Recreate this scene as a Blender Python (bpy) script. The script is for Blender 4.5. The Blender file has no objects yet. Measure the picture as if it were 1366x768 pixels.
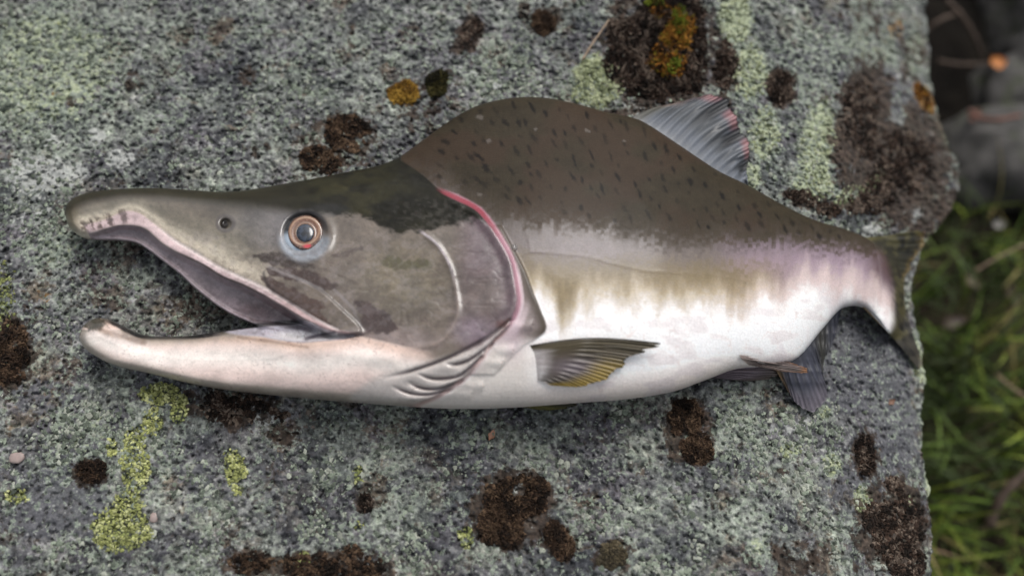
import bpy, math, random
import numpy as np

# ------------------------------------------------------------------ camera, world, sun, exposure
SC = bpy.context.scene
COL = SC.collection
IW, IH = 1366.0, 768.0
TILT = math.radians(20.0)
DIST = 0.545
LENS = 32.0
CAMP = np.array([0.0, -DIST * math.sin(TILT), DIST * math.cos(TILT)])
cam = bpy.data.cameras.new("camera")
cam.lens = LENS
cam.sensor_width = 36.0
cam.clip_start = 0.01
cam.clip_end = 500.0
cam.dof.use_dof = True
cam.dof.focus_distance = 0.526
cam.dof.aperture_fstop = 2.4
camo = bpy.data.objects.new("camera", cam)
camo.location = CAMP.tolist()
camo.rotation_euler = (TILT, 0, 0)
COL.objects.link(camo)
SC.camera = camo

SUN_EL, SUN_AZ = math.radians(57), math.radians(26)      # azimuth: clockwise from +Y
w = bpy.data.worlds.new("World")
SC.world = w
w.use_nodes = True
wn = w.node_tree
wn.nodes.clear()
sky = wn.nodes.new("ShaderNodeTexSky")
sky.sky_type = 'NISHITA'
sky.sun_disc = False
sky.sun_elevation = SUN_EL
sky.sun_rotation = SUN_AZ
sky.dust_density = 4.0
hs = wn.nodes.new("ShaderNodeHueSaturation")             # overcast: the blue is washed out of the sky
hs.inputs['Saturation'].default_value = 0.28
bg = wn.nodes.new("ShaderNodeBackground")
bg.inputs['Strength'].default_value = 0.15
wo = wn.nodes.new("ShaderNodeOutputWorld")
wn.links.new(sky.outputs[0], hs.inputs['Color'])
wn.links.new(hs.outputs[0], bg.inputs['Color'])
wn.links.new(bg.outputs[0], wo.inputs[0])

sl = bpy.data.lights.new("sun", 'SUN')
sl.energy = 1.5
sl.angle = math.radians(32)
sl.color = (1.0, 0.97, 0.93)
so = bpy.data.objects.new("sun", sl)
so.rotation_euler = (math.pi / 2 - SUN_EL, 0, math.pi - SUN_AZ)
COL.objects.link(so)

SC.view_settings.view_transform = 'Standard'
SC.view_settings.look = 'None'
SC.view_settings.exposure = 0.15
SC.view_settings.gamma = 1.0

# ------------------------------------------------------------------ helpers
rng = np.random.default_rng(7)
random.seed(7)


def lin(r, g, b):
    c = np.array([r, g, b], float) / 255.0
    return np.where(c <= 0.04045, c / 12.92, ((c + 0.055) / 1.055) ** 2.4)


def S(x, a, b):
    t = np.clip((np.asarray(x, float) - a) / (b - a), 0, 1)
    return t * t * (3 - 2 * t)


def at(px, py, z):
    """the point of height z that the photo shows at pixel px, py"""
    px = np.asarray(px, float); py = np.asarray(py, float); z = np.asarray(z, float)
    a = (px - IW / 2) / IW * 36 / LENS
    b = -(py - IH / 2) / IW * 36 / LENS
    dx = a
    dy = math.sin(TILT) + b * math.cos(TILT)
    dz = -math.cos(TILT) + b * math.sin(TILT)
    t = (z - CAMP[2]) / dz
    return np.stack(np.broadcast_arrays(CAMP[0] + t * dx, CAMP[1] + t * dy, CAMP[2] + t * dz), -1)


def _hash(ix, iy, seed):
    h = (ix.astype(np.int64) * 374761393 + iy.astype(np.int64) * 668265263 + seed * 1442695041) & 0xffffffff
    h = ((h ^ (h >> 13)) * 1274126177) & 0xffffffff
    h = (h ^ (h >> 16)) & 0xffffffff
    return h / 4294967295.0


def vn(x, y, seed=0):
    """value noise, 0..1"""
    x = np.asarray(x, float); y = np.asarray(y, float)
    ix = np.floor(x); iy = np.floor(y)
    fx = x - ix; fy = y - iy
    fx = fx * fx * (3 - 2 * fx); fy = fy * fy * (3 - 2 * fy)
    a = _hash(ix, iy, seed); b = _hash(ix + 1, iy, seed)
    c = _hash(ix, iy + 1, seed); d = _hash(ix + 1, iy + 1, seed)
    return (a * (1 - fx) + b * fx) * (1 - fy) + (c * (1 - fx) + d * fx) * fy


def fbm(x, y, seed=0, oct=4):
    s = 0; a = 1.0; t = 0
    for i in range(oct):
        s = s + a * vn(x * 2 ** i + 17.3 * i, y * 2 ** i - 9.1 * i, seed + i)
        t += a; a *= 0.5
    return s / t


def spline(pts, n=8, closed=False):
    p = np.array(pts, float)
    N = len(p)
    out = []
    for i in range(N if closed else N - 1):
        if closed:
            p0, p1, p2, p3 = p[(i - 1) % N], p[i], p[(i + 1) % N], p[(i + 2) % N]
        else:
            p1, p2 = p[i], p[i + 1]
            p0 = p[i - 1] if i > 0 else 2 * p1 - p2
            p3 = p[i + 2] if i + 2 < N else 2 * p2 - p1
        t = np.linspace(0, 1, n, endpoint=False)[:, None]
        m1 = (p2 - p0) * 0.5; m2 = (p3 - p1) * 0.5
        L = np.linalg.norm(p2 - p1)
        for m in (m1, m2):
            k = np.linalg.norm(m)
            if k > 1.1 * L: m *= 1.1 * L / k
        out.append((2 * t**3 - 3 * t**2 + 1) * p1 + (t**3 - 2 * t**2 + t) * m1 + (-2 * t**3 + 3 * t**2) * p2 + (t**3 - t**2) * m2)
    if not closed:
        out.append(p[-1:])
    return np.concatenate(out)


def pick(curve, s):
    """points at arc-length fraction s of a polyline"""
    c = np.asarray(curve, float)
    L = np.concatenate([[0], np.cumsum(np.linalg.norm(np.diff(c, axis=0), axis=1))])
    L /= L[-1]
    return np.stack([np.interp(s, L, c[:, k]) for k in range(c.shape[1])], -1)


def dline(X, Y, pts, closed=False):
    """distance to a polyline, arc parameter 0..1 of the nearest point, nearest point"""
    p = np.array(pts, float)
    if closed: p = np.concatenate([p, p[:1]])
    seg = np.linalg.norm(np.diff(p, axis=0), axis=1)
    L = np.concatenate([[0], np.cumsum(seg)])
    best = np.full(X.shape, 1e18); bt = np.zeros(X.shape); bx = np.zeros(X.shape); by = np.zeros(X.shape)
    for i in range(len(p) - 1):
        if seg[i] < 1e-9: continue
        d = p[i + 1] - p[i]
        t = np.clip(((X - p[i, 0]) * d[0] + (Y - p[i, 1]) * d[1]) / seg[i] ** 2, 0, 1)
        qx = p[i, 0] + t * d[0]; qy = p[i, 1] + t * d[1]
        dd = (X - qx) ** 2 + (Y - qy) ** 2
        m = dd < best
        best = np.where(m, dd, best); bt = np.where(m, (L[i] + t * seg[i]) / L[-1], bt)
        bx = np.where(m, qx, bx); by = np.where(m, qy, by)
    return np.sqrt(best), bt, bx, by


def inside(X, Y, pts):
    p = np.array(pts, float)
    r = np.zeros(X.shape, bool)
    j = len(p) - 1
    for i in range(len(p)):
        yi, yj = p[i, 1], p[j, 1]
        if yi != yj:
            c = ((yi > Y) != (yj > Y)) & (X < (p[j, 0] - p[i, 0]) * (Y - yi) / (yj - yi) + p[i, 0])
            r ^= c
        j = i
    return r


def sdpoly(X, Y, pts):
    """signed distance, positive inside"""
    d = dline(X, Y, pts, True)[0]
    return np.where(inside(X, Y, pts), d, -d)


def mesh_obj(name, V, F, mat, parent=None, smooth=True, attrs=None, colors=None, data=None):
    """V (n,3); F list of (m,k) int arrays; attrs {name: (n,)}; colors {name: (n,4)}"""
    if data is None:
        me = bpy.data.meshes.new(name)
        V = np.asarray(V, np.float32)
        if isinstance(F, np.ndarray): F = [F]
        F = [np.asarray(f, np.int32) for f in F if len(f)]
        me.vertices.add(len(V)); me.vertices.foreach_set('co', V.ravel())
        idx = np.concatenate([f.ravel() for f in F]).astype(np.int32)
        cnt = np.concatenate([np.full(len(f), f.shape[1], np.int32) for f in F])
        st = np.concatenate([[0], np.cumsum(cnt)[:-1]]).astype(np.int32)
        me.loops.add(len(idx)); me.loops.foreach_set('vertex_index', idx)
        me.polygons.add(len(cnt)); me.polygons.foreach_set('loop_start', st)
        me.update(calc_edges=True)
        me.validate()
        me.polygons.foreach_set('use_smooth', np.full(len(me.polygons), smooth, bool))
        for k, a in (attrs or {}).items():
            at_ = me.attributes.new(k, 'FLOAT', 'POINT'); at_.data.foreach_set('value', np.asarray(a, np.float32))
        for k, a in (colors or {}).items():
            a = np.asarray(a, np.float32)
            if a.shape[1] == 3: a = np.concatenate([a, np.ones((len(a), 1), np.float32)], 1)
            at_ = me.attributes.new(k, 'FLOAT_COLOR', 'POINT'); at_.data.foreach_set('color', a.ravel())
        if mat: me.materials.append(mat)
    else:
        me = data
    o = bpy.data.objects.new(name, me)
    COL.objects.link(o)
    if parent: o.parent = parent
    return o


def tag(o, label=None, cat=None, group=None, kind=None):
    for k, v in (('label', label), ('category', cat), ('group', group), ('kind', kind)):
        if v: o[k] = v
    return o


class NT:
    """tiny node-building helper"""
    def __init__(s, name):
        s.m = bpy.data.materials.new(name); s.m.use_nodes = True
        s.t = s.m.node_tree; s.t.nodes.clear()
        s.out = s.t.nodes.new('ShaderNodeOutputMaterial')
        s.b = s.t.nodes.new('ShaderNodeBsdfPrincipled')
        s.t.links.new(s.b.outputs[0], s.out.inputs[0])
        s.tc = s.t.nodes.new('ShaderNodeTexCoord')

    def set(s, inp, v):
        if isinstance(v, bpy.types.NodeSocket): s.t.links.new(v, inp)
        elif isinstance(v, (tuple, list, np.ndarray)):
            v = list(map(float, v))
            if len(v) == 3 and inp.type == 'RGBA': v = v + [1.0]
            inp.default_value = v
        else: inp.default_value = v

    def p(s, **k):
        for n, v in k.items(): s.set(s.b.inputs[n.replace('_', ' ')], v)

    def attr(s, name, out='Fac'):
        n = s.t.nodes.new('ShaderNodeAttribute'); n.attribute_name = name
        return n.outputs[out]

    def noise(s, scale, detail=2, rough=0.5, vec=None, dist=0.0):
        n = s.t.nodes.new('ShaderNodeTexNoise')
        n.inputs['Scale'].default_value = scale; n.inputs['Detail'].default_value = detail
        n.inputs['Roughness'].default_value = rough; n.inputs['Distortion'].default_value = dist
        s.t.links.new(vec or s.tc.outputs['Object'], n.inputs['Vector'])
        return n.outputs['Fac']

    def voro(s, scale, out='Distance', feature='F1', vec=None, rnd=1.0):
        n = s.t.nodes.new('ShaderNodeTexVoronoi'); n.feature = feature
        n.inputs['Scale'].default_value = scale; n.inputs['Randomness'].default_value = rnd
        s.t.links.new(vec or s.tc.outputs['Object'], n.inputs['Vector'])
        return n.outputs[out]

    def math(s, op, a, b=0.0, c=0.0, clamp=False):
        n = s.t.nodes.new('ShaderNodeMath'); n.operation = op; n.use_clamp = clamp
        for i, v in enumerate((a, b, c)): s.set(n.inputs[i], v)
        return n.outputs[0]

    def step(s, v, lo, hi, a=0.0, b=1.0):
        n = s.t.nodes.new('ShaderNodeMapRange'); n.interpolation_type = 'SMOOTHSTEP'
        s.set(n.inputs[0], v); n.inputs[1].default_value = lo; n.inputs[2].default_value = hi
        n.inputs[3].default_value = a; n.inputs[4].default_value = b
        return n.outputs[0]

    def mix(s, f, a, b, mode='MIX'):
        n = s.t.nodes.new('ShaderNodeMix'); n.data_type = 'RGBA'; n.blend_type = mode
        s.set(n.inputs[0], f); s.set(n.inputs[6], a); s.set(n.inputs[7], b)
        return n.outputs[2]

    def ramp(s, v, stops):
        n = s.t.nodes.new('ShaderNodeValToRGB')
        e = n.color_ramp.elements
        while len(e) < len(stops): e.new(0.5)
        for x, (p, c) in zip(e, stops): x.position = p; x.color = list(map(float, c)) + [1.0]
        s.set(n.inputs[0], v)
        return n.outputs[0]

    def bump(s, h, strength=0.5, dist=0.001, prev=None):
        n = s.t.nodes.new('ShaderNodeBump')
        n.inputs['Strength'].default_value = strength; n.inputs['Distance'].default_value = dist
        s.set(n.inputs['Height'], h)
        if prev: s.t.links.new(prev, n.inputs['Normal'])
        return n.outputs[0]

    def stretch(s, v):
        n = s.t.nodes.new('ShaderNodeMapping'); n.inputs['Scale'].default_value = v
        s.t.links.new(s.tc.outputs['Object'], n.inputs['Vector'])
        return n.outputs[0]


def attr_mat(name, rough=0.8, coat=0.0, noise=0.25, nscale=900, bump=0.0, spec=0.5):
    """colour from the per-vertex pigment, broken up by a fine noise"""
    m = NT(name)
    n = m.noise(nscale, 3)
    c = m.mix(1.0, m.attr('pigment', 'Color'), m.ramp(n, [(0.25, (1 - noise,) * 3), (0.75, (1 + noise,) * 3)]), 'MULTIPLY')
    m.p(Base_Color=c, Roughness=rough, Coat_Weight=coat, Coat_Roughness=0.12, Specular_IOR_Level=spec)
    if bump: m.p(Normal=m.bump(n, bump, 0.0006))
    return m.m


# ------------------------------------------------------------------ boulder shape
EDGE = np.array([(-600, 1180), (-200, 1215), (0, 1234), (60, 1240), (110, 1243), (150, 1250), (190, 1266), (225, 1281), (250, 1279),
                 (280, 1266), (310, 1246), (330, 1230), (350, 1222), (378, 1219), (400, 1216), (430, 1222), (470, 1230), (510, 1235),
                 (550, 1229), (600, 1230), (650, 1239), (700, 1241), (768, 1244), (900, 1250), (1400, 1230)], float)


def edge(py):
    return np.interp(py, EDGE[:, 0], EDGE[:, 1]) + 5 * (vn(py * 0.06, 0 * py, 5) - 0.5) + 3 * (vn(py * 0.2, 0 * py, 6) - 0.5)


def rock_base(px, py):
    """large form: flat top that rolls over towards the right-hand edge"""
    e = edge(py) - px
    roll = np.clip(1 - e / 330.0, 0, 1)
    z = -0.075 * roll ** 2.1
    # steep dark facet at the top right, with a low ridge before it
    f = S(py, 330, 240) * S(px, 1120, 1160)
    z = z - 0.012 * f + 0.006 * np.exp(-((px - (1135 - 0.1 * (py - 150))) / 22.0) ** 2) * S(py, 330, 260)
    z = z - 0.03 * S(py, 900, 1400) - 0.05 * S(py, 0, -500) - 0.03 * S(px, 0, -500)
    z = z + 0.006 * (fbm(px / 240.0, py / 240.0, 11, 2) - 0.5) * S(np.abs(py - 360), 150, 320)
    return z


def rock_z(px, py):
    z = rock_base(px, py)
    p = at(px, py, 0.0)
    x, y = p[..., 0], p[..., 1]
    z = z + 0.0034 * (fbm(x * 45, y * 45, 21, 3) - 0.5)
    z = z + 0.0034 * (fbm(x * 150, y * 150, 31, 3) - 0.5)
    g = fbm(x * 480, y * 480, 41, 2)
    z = z + 0.0024 * (g - 0.5) - 0.0018 * S(g, 0.40, 0.2)
    return z


# ------------------------------------------------------------------ lichen and moss masks (pixels of the photo)
def blob(X, Y, lst, grow=1):
    """union of soft ellipses (cx, cy, rx, ry, rot deg, strength) broken up by noise; value 0..1+"""
    m = np.zeros(X.shape)
    for cx, cy, rx, ry, rot, st in lst:
        if grow != 1: rx, ry = rx * grow, ry * grow
        c, s = math.cos(math.radians(rot)), math.sin(math.radians(rot))
        u = ((X - cx) * c + (Y - cy) * s) / rx; v = (-(X - cx) * s + (Y - cy) * c) / ry
        r = np.sqrt(u * u + v * v)
        m = np.maximum(m, st * (1.0 - S(r, 0.55, 1.3)))
    return m


DARK = [(120, 632, 22, 22, 0, .8), (455, 190, 58, 42, 15, .62), (420, 225, 40, 20, 0, .5), (15, 470, 32, 55, 0, .8), (330, 100, 12, 14, 0, .7),
        (178, 108, 14, 14, 0, .7), (95, 135, 8, 8, 0, .7), (345, 200, 18, 12, 0, .6), (625, 48, 18, 30, 25, .8), (725, 30, 22, 22, 0, .75),
        (700, 15, 10, 12, 0, .7), (310, 545, 75, 30, 8, .7), (380, 575, 30, 18, 0, .6), (487, 670, 11, 15, 0, .85), (820, 742, 30, 26, 0, .6),  # the dark patch under the jaw includes its cast shade
        (745, 722, 20, 28, -20, .8), (683, 680, 55, 52, 0, .9), (918, 575, 34, 48, -15, .8), (880, 70, 75, 90, 0, .85), (968, 95, 20, 45, 0, .8),
        (1042, 118, 22, 30, 0, .85), (1150, 170, 40, 90, 10, .95), (1205, 225, 66, 66, 25, 1.0), (1225, 265, 55, 50, 0, .85), (1230, 180, 30, 60, 0, .8), (1190, 700, 52, 66, 0, .85),
        (1155, 605, 20, 34, 0, .75), (1195, 640, 20, 20, 0, .6), (440, 758, 90, 26, 0, .85), (335, 752, 40, 20, 0, .8), (1090, 268, 50, 16, 10, .75),
        (1150, 20, 60, 30, 30, .5), (1215, 80, 20, 40, 0, .6), (1050, 620, 20, 15, 0, .5), (40, 420, 25, 14, 0, .55), (100, 405, 40, 25, 0, .35),
        (1230, 340, 30, 50, 0, .5), (1060, 745, 40, 24, 0, .7), (820, 145, 22, 12, 20, .7), (470, 40, 10, 9, 0, .6), (590, 110, 30, 24, 0, .5),
        (130, 360, 40, 30, 0, .35), (210, 240, 60, 14, 0, .3), (560, 150, 40, 26, -20, .55), (1000, 700, 40, 30, 0, .3), (700, 760, 60, 20, 0, .35)]
YELL = [(212, 525, 30, 16, 0, .9), (238, 545, 14, 24, 0, .85), (205, 562, 16, 20, 0, .85), (178, 585, 16, 16, 0, .85), (150, 596, 10, 14, 0, .85), (180, 625, 22, 40, 0, .9),
        (163, 705, 44, 32, 0, 1.0), (172, 672, 22, 22, 0, .85), (312, 622, 18, 26, 0, .75), (318, 650, 10, 14, 0, .6), (20, 662, 18, 14, 0, .7), (405, 745, 10, 14, 0, .8),
        (622, 716, 14, 18, 0, .7), (478, 632, 10, 14, 0, .7), (480, 702, 12, 10, 0, .5), (5, 400, 18, 60, 0, .6), (80, 30, 26, 20, 0, .45)]
PALEG = [(795, 108, 38, 36, 0, 1.), (980, 25, 26, 40, 0, .9), (1000, 95, 26, 40, 0, .9), (1090, 195, 26, 66, 8, .9), (1020, 180, 22, 40, 0, .8), (1085, 245, 30, 24, 0, .9), (1130, 262, 24, 12, -40, .95),
         (1168, 240, 8, 34, 38, 1.), (1165, 60, 40, 40, 30, .5), (1240, 620, 8, 90, -4, 1.), (1225, 480, 12, 40, -20, .8), (1055, 600, 14, 12, 0, .8), (1110, 620, 14, 18, 0, .9),
         (1150, 665, 14, 22, 0, .85), (1100, 550, 10, 10, 0, .9), (1215, 668, 8, 12, 0, .8), (1270, 290, 7, 26, 35, 1.), (1240, 318, 6, 20, 35, .9), (1165, 15, 50, 20, 0, .4), (1220, 70, 14, 40, 0, .6),
         (1000, 690, 30, 20, 0, .35), (60, 90, 120, 90, 0, .64), (30, 150, 50, 40, 0, .5), (100, 600, 50, 50, 0, .45), (70, 330, 50, 30, 0, .45), (660, 100, 50, 40, 0, .4), (1000, 235, 18, 22, 0, .8),
         (120, 570, 40, 22, 0, .5), (1010, 735, 20, 26, 0, .5), (980, 585, 40, 50, 0, .3), (1260, 170, 10, 40, -10, .7), (1090, 90, 40, 60, 0, .35)]
WHITE = [(62, 232, 66, 28, 0, .95), (160, 212, 22, 14, 0, 1.), (130, 182, 14, 14, 0, .9), (75, 190, 20, 12, 0, .8), (40, 275, 40, 40, 0, .55), (840, 132, 26, 22, 20, .9), (300, 200, 60, 40, 0, .4),
         (600, 90, 60, 40, 0, .45), (520, 70, 60, 40, 0, .35), (693, 655, 8, 10, 0, 1.), (708, 700, 16, 14, 0, .7), (580, 118, 12, 10, 0, .9), (655, 113, 16, 8, 0, .8), (1060, 560, 30, 20, 0, .6), (350, 560, 22, 10, 0, .7),
         (400, 150, 120, 60, 0, .3), (1225, 285, 26, 16, 0, .7), (1165, 310, 20, 14, 0, .8), (1245, 470, 6, 20, -10, .8), (205, 690, 5, 6, 0, .9), (820, 640, 120, 50, 0, .3), (25, 608, 12, 10, 0, .6), (1050, 570, 30, 24, 0, .55)]
SLATE = [(80, 660, 70, 40, 10, .9), (60, 690, 80, 30, 0, .8), (130, 690, 20, 50, 0, .8), (60, 530, 60, 30, 0, .6), (230, 520, 60, 24, 10, .5), (260, 640, 40, 60, 0, .5), (330, 640, 50, 40, 0, .4), (180, 480, 70, 30, 0, .35),
         (1140, 490, 80, 70, 0, .95), (1195, 570, 36, 90, 0, .7), (1120, 640, 40, 60, 0, .5), (1200, 120, 60, 40, 40, .6), (1090, 90, 50, 50, 0, .5), (130, 445, 60, 40, 0, .4), (50, 45, 16, 12, 0, .7), (870, 720, 40, 30, 0, .4), (520, 600, 80, 30, 0, .3), (1120, 30, 20, 40, 0, .5)]
ORANGE = [(540, 125, 22, 20, 0, .9), (900, 58, 30, 48, 15, .9), (1232, 130, 12, 26, -30, 1.), (1195, 40, 14, 20, 0, .6), (370, 700, 20, 14, 0, .3), (75, 125, 8, 8, 0, .4), (1225, 322, 8, 20, 30, .6), (60, 400, 30, 18, 0, .4)]


def masks(X, Y):
    return [blob(X, Y, L, 1.22 if L is DARK else 1) for L in (YELL, PALEG, DARK, ORANGE, WHITE, SLATE)]


# ------------------------------------------------------------------ boulder
def boulder_material():
    m = NT('lichen_rock')
    yel = m.attr('yellow'); pal = m.attr('pale'); drk = m.attr('dark'); ora = m.attr('orange'); wht = m.attr('white'); sla = m.attr('slate')
    nb = m.noise(38, 4, 0.6)
    n1 = m.noise(215, 6, 0.68)
    n2 = m.noise(480, 4, 0.65)
    n3 = m.noise(170, 4, 0.6, dist=0.3)
    # a mosaic of ragged crusts, each with its own tint, over bare grey stone
    def warp(sc, amt, vs=(1, 1, 1)):
        nz = m.t.nodes.new('ShaderNodeTexNoise'); nz.inputs['Scale'].default_value = sc; nz.inputs['Detail'].default_value = 5; nz.inputs['Roughness'].default_value = .7
        m.t.links.new(m.stretch(vs), nz.inputs['Vector'])
        sb = m.t.nodes.new('ShaderNodeVectorMath'); sb.operation = 'SUBTRACT'; m.t.links.new(nz.outputs['Color'], sb.inputs[0]); sb.inputs[1].default_value = (.5, .5, .5)
        scl = m.t.nodes.new('ShaderNodeVectorMath'); scl.operation = 'SCALE'; m.t.links.new(sb.outputs[0], scl.inputs[0]); scl.inputs['Scale'].default_value = amt
        ad = m.t.nodes.new('ShaderNodeVectorMath'); ad.operation = 'ADD'; m.t.links.new(scl.outputs[0], ad.inputs[0]); m.t.links.new(m.tc.outputs['Object'], ad.inputs[1])
        return ad.outputs[0]

    def cellrand(sc, vec):
        cr_ = m.voro(sc, 'Color', vec=vec)
        sp = m.t.nodes.new('ShaderNodeSeparateColor'); m.t.links.new(cr_, sp.inputs[0])
        return sp.outputs
    wv = warp(70, .030)
    ca = cellrand(26, wv)
    cb = cellrand(60, warp(110, .016, (1, 1.2, 1)))
    d1 = m.noise(24, 7, .74); d2 = m.noise(33, 7, .74, vec=m.stretch((1.0, 1.3, .8)))
    g = m.ramp(ca[0], [(0.0, (.072, .076, .082)), (0.22, (.115, .110, .120)), (0.42, (.135, .142, .138)), (0.62, (.165, .182, .160)), (0.80, (.20, .205, .20)), (0.93, (.115, .092, .074))])
    gb = m.ramp(cb[1], [(0.0, (.055, .058, .064)), (0.3, (.125, .115, .130)), (0.55, (.155, .17, .15)), (0.8, (.23, .245, .22)), (0.95, (.085, .064, .048))])
    g = m.mix(m.step(d2, .46, .54, .12, .85), g, gb)
    g = m.mix(m.step(d1, .52, .60, 0, .75), g, (.060, .062, .068))
    g = m.mix(m.step(d1, .46, .39, 0, .7), g, m.mix(m.step(cb[2], .4, .6), (.225, .245, .215), (.21, .205, .215)))
    g = m.mix(m.step(m.noise(52, 6, .72, vec=m.stretch((1.2, -1, 1))), .58, .64, 0, .7), g, (.075, .054, .038))
    g = m.mix(1.0, g, m.ramp(m.noise(17, 5, .7, vec=m.stretch((1, 1.15, -1))), [(.36, (.50, .52, .56)), (.5, (.95, .95, .95)), (.64, (1.42, 1.45, 1.36))]), 'MULTIPLY')
    sp_ = m.ramp(n1, [(0.34, (.20, .20, .21)), (0.44, (.58, .58, .59)), (0.52, (.95, .95, .95)), (0.60, (1.45, 1.45, 1.42)), (0.70, (2.0, 2.0, 1.9))])
    g = m.mix(1.0, g, sp_, 'MULTIPLY')
    # slate: smooth dark crust
    sl_ = m.step(m.math('ADD', sla, m.math('MULTIPLY', m.math('SUBTRACT', n3, 0.5), 1.6)), 0.42, 0.6)
    g = m.mix(m.math('MULTIPLY', sl_, 0.85), g, m.ramp(n2, [(0.35, (.055, .057, .065)), (0.65, (.13, .13, .142))]))
    # grey-green lichen flakes everywhere, thicker where the mask says
    fl = m.math('ADD', m.math('ADD', m.noise(250, 5, 0.7), m.math('MULTIPLY', pal, 0.2)), m.math('MULTIPLY', m.math('SUBTRACT', nb, 0.5), 0.35))
    flm = m.step(fl, 0.545, 0.60)
    g = m.mix(m.math('MULTIPLY', flm, 0.72), g, m.ramp(n2, [(0.3, (.10, .125, .10)), (0.5, (.23, .27, .215)), (0.7, (.42, .46, .37))]))
    # pale yellow-green crust in the patches
    pg = m.step(m.math('ADD', pal, m.math('MULTIPLY', m.math('SUBTRACT', m.noise(210, 5, .65), 0.5), 2.0)), 0.55, 0.75)
    g = m.mix(m.math('MULTIPLY', pg, 0.8), g, m.ramp(n2, [(0.3, (.17, .20, .12)), (0.5, (.32, .36, .23)), (0.7, (.46, .49, .35))]))
    # white crust
    wm = m.step(m.math('ADD', wht, m.math('MULTIPLY', m.math('SUBTRACT', m.noise(190, 5, .65), 0.5), 2.2)), 0.55, 0.75)
    g = m.mix(m.math('MULTIPLY', wm, 0.75), g, m.ramp(n2, [(0.3, (.22, .23, .22)), (0.5, (.38, .39, .37)), (0.7, (.52, .53, .50))]))
    # dark brown to black crust
    dm = m.step(m.math('ADD', drk, m.math('MULTIPLY', m.math('SUBTRACT', m.noise(105, 7, .74), 0.5), 3.0)), 0.52, 0.70)
    g = m.mix(m.math('MULTIPLY', dm, 0.93), g, m.ramp(n1, [(0.32, (.012, .009, .007)), (0.52, (.042, .03, .023)), (0.66, (.085, .058, .042)), (0.76, (.17, .15, .125))]))
    # orange-brown
    om = m.step(m.math('ADD', ora, m.math('MULTIPLY', m.math('SUBTRACT', m.noise(160, 5, .65), 0.5), 1.8)), 0.5, 0.68)
    g = m.mix(m.math('MULTIPLY', om, 0.85), g, m.ramp(n1, [(0.35, (.06, .028, .008)), (0.55, (.19, .10, .025)), (0.7, (.33, .20, .06))]))
    # yellow-green map lichen
    ym = m.step(m.math('ADD', yel, m.math('MULTIPLY', m.math('SUBTRACT', m.noise(230, 5, .65), 0.5), 1.8)), 0.5, 0.66)
    yc = m.ramp(m.voro(560, 'Distance'), [(0.2, (.25, .28, .09)), (0.45, (.16, .18, .055)), (0.65, (.025, .028, .018))])
    g = m.mix(m.math('MULTIPLY', ym, 0.85), g, yc)
    # sparse white grains and black pits
    vc = m.voro(420, 'Distance')
    vr = m.voro(420, 'Color')
    sep = m.t.nodes.new('ShaderNodeSeparateColor'); m.t.links.new(vr, sep.inputs[0])
    wg = m.math('MULTIPLY', m.step(vc, 0.42, 0.25), m.step(sep.outputs[0], 0.80, 0.86))
    g = m.mix(m.math('MULTIPLY', wg, m.math('SUBTRACT', 0.34, m.math('MULTIPLY', dm, 0.3))), g, (.48, .49, .47))
    bk = m.math('MULTIPLY', m.step(vc, 0.5, 0.25), m.step(sep.outputs[1], 0.82, 0.87))
    g = m.mix(m.math('MULTIPLY', bk, 0.85), g, (.022, .02, .02))
    m.p(Base_Color=g, Roughness=0.9, Specular_IOR_Level=0.25)
    hh = m.math('ADD', m.math('MULTIPLY', n1, 1.0), m.math('MULTIPLY', n2, 0.6))
    m.p(Normal=m.bump(hh, 0.65, 0.0011))
    return m.m


def build_boulder():
    ee = np.concatenate([np.arange(0, 1262, 1.6), 1262 + 10 * np.cumsum(1.09 ** np.arange(24))])
    rr = np.concatenate([-22 - 10 * np.cumsum(1.09 ** np.arange(24))[::-1], np.arange(-22, 792, 1.6), 792 + 10 * np.cumsum(1.09 ** np.arange(24))])
    PY, E = np.meshgrid(rr, ee, indexing='ij')
    PX = edge(PY) - E
    Z = rock_z(PX, PY)
    P = at(PX, PY, Z)
    nr, nc = PX.shape
    ids = np.arange(nr * nc).reshape(nr, nc)
    quads = np.stack([ids[:-1, 1:], ids[:-1, :-1], ids[1:, :-1], ids[1:, 1:]], -1).reshape(-1, 4)
    V = [P.reshape(-1, 3)]
    MX = [PX.ravel()]; MY = [PY.ravel()]
    # sides: the rim goes down to the ground in a few rough steps
    ring = np.concatenate([ids[:, 0], ids[-1, 1:], ids[-2::-1, -1], ids[0, -2:0:-1]])
    rp = P.reshape(-1, 3)[ring]
    cen = np.array([-0.1, 0.02])
    out = rp[:, :2] - cen; out /= np.linalg.norm(out, axis=1, keepdims=True)
    K = 14
    prev = ring; base = nr * nc; F = [quads]
    for k in range(1, K + 1):
        t = k / K
        q = rp.copy()
        wob = 0.010 * math.sin(min(1, t * 3) * math.pi / 2) * 0.6 - 0.05 * t
        q[:, 2] = rp[:, 2] * (1 - t) ** 1.5 - 0.47 * t ** 1.3 - 0.004 * (k == 1)
        n = fbm(np.arange(len(ring)) * 0.015 , q[:, 2] * 40, 77, 3) - 0.5
        q[:, :2] += out * (wob + 0.02 * n * t ** .5)[:, None]
        V.append(q); MX.append(np.full(len(ring), -900.)); MY.append(np.full(len(ring), -900.))
        cur = base + np.arange(len(ring)); base += len(ring)
        a, b = prev, np.roll(prev, -1); c, d = np.roll(cur, -1), cur
        F.append(np.stack([a, b, c, d], -1)); prev = cur
    V = np.concatenate(V); MX = np.concatenate(MX); MY = np.concatenate(MY)
    ms = masks(MX, MY)
    o = mesh_obj('boulder', V, F, boulder_material(), attrs=dict(zip(('yellow', 'pale', 'dark', 'orange', 'white', 'slate'), ms)))
    return tag(o, 'large grey boulder speckled with lichen that the salmon lies on', 'boulder')


boulder = build_boulder()


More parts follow.
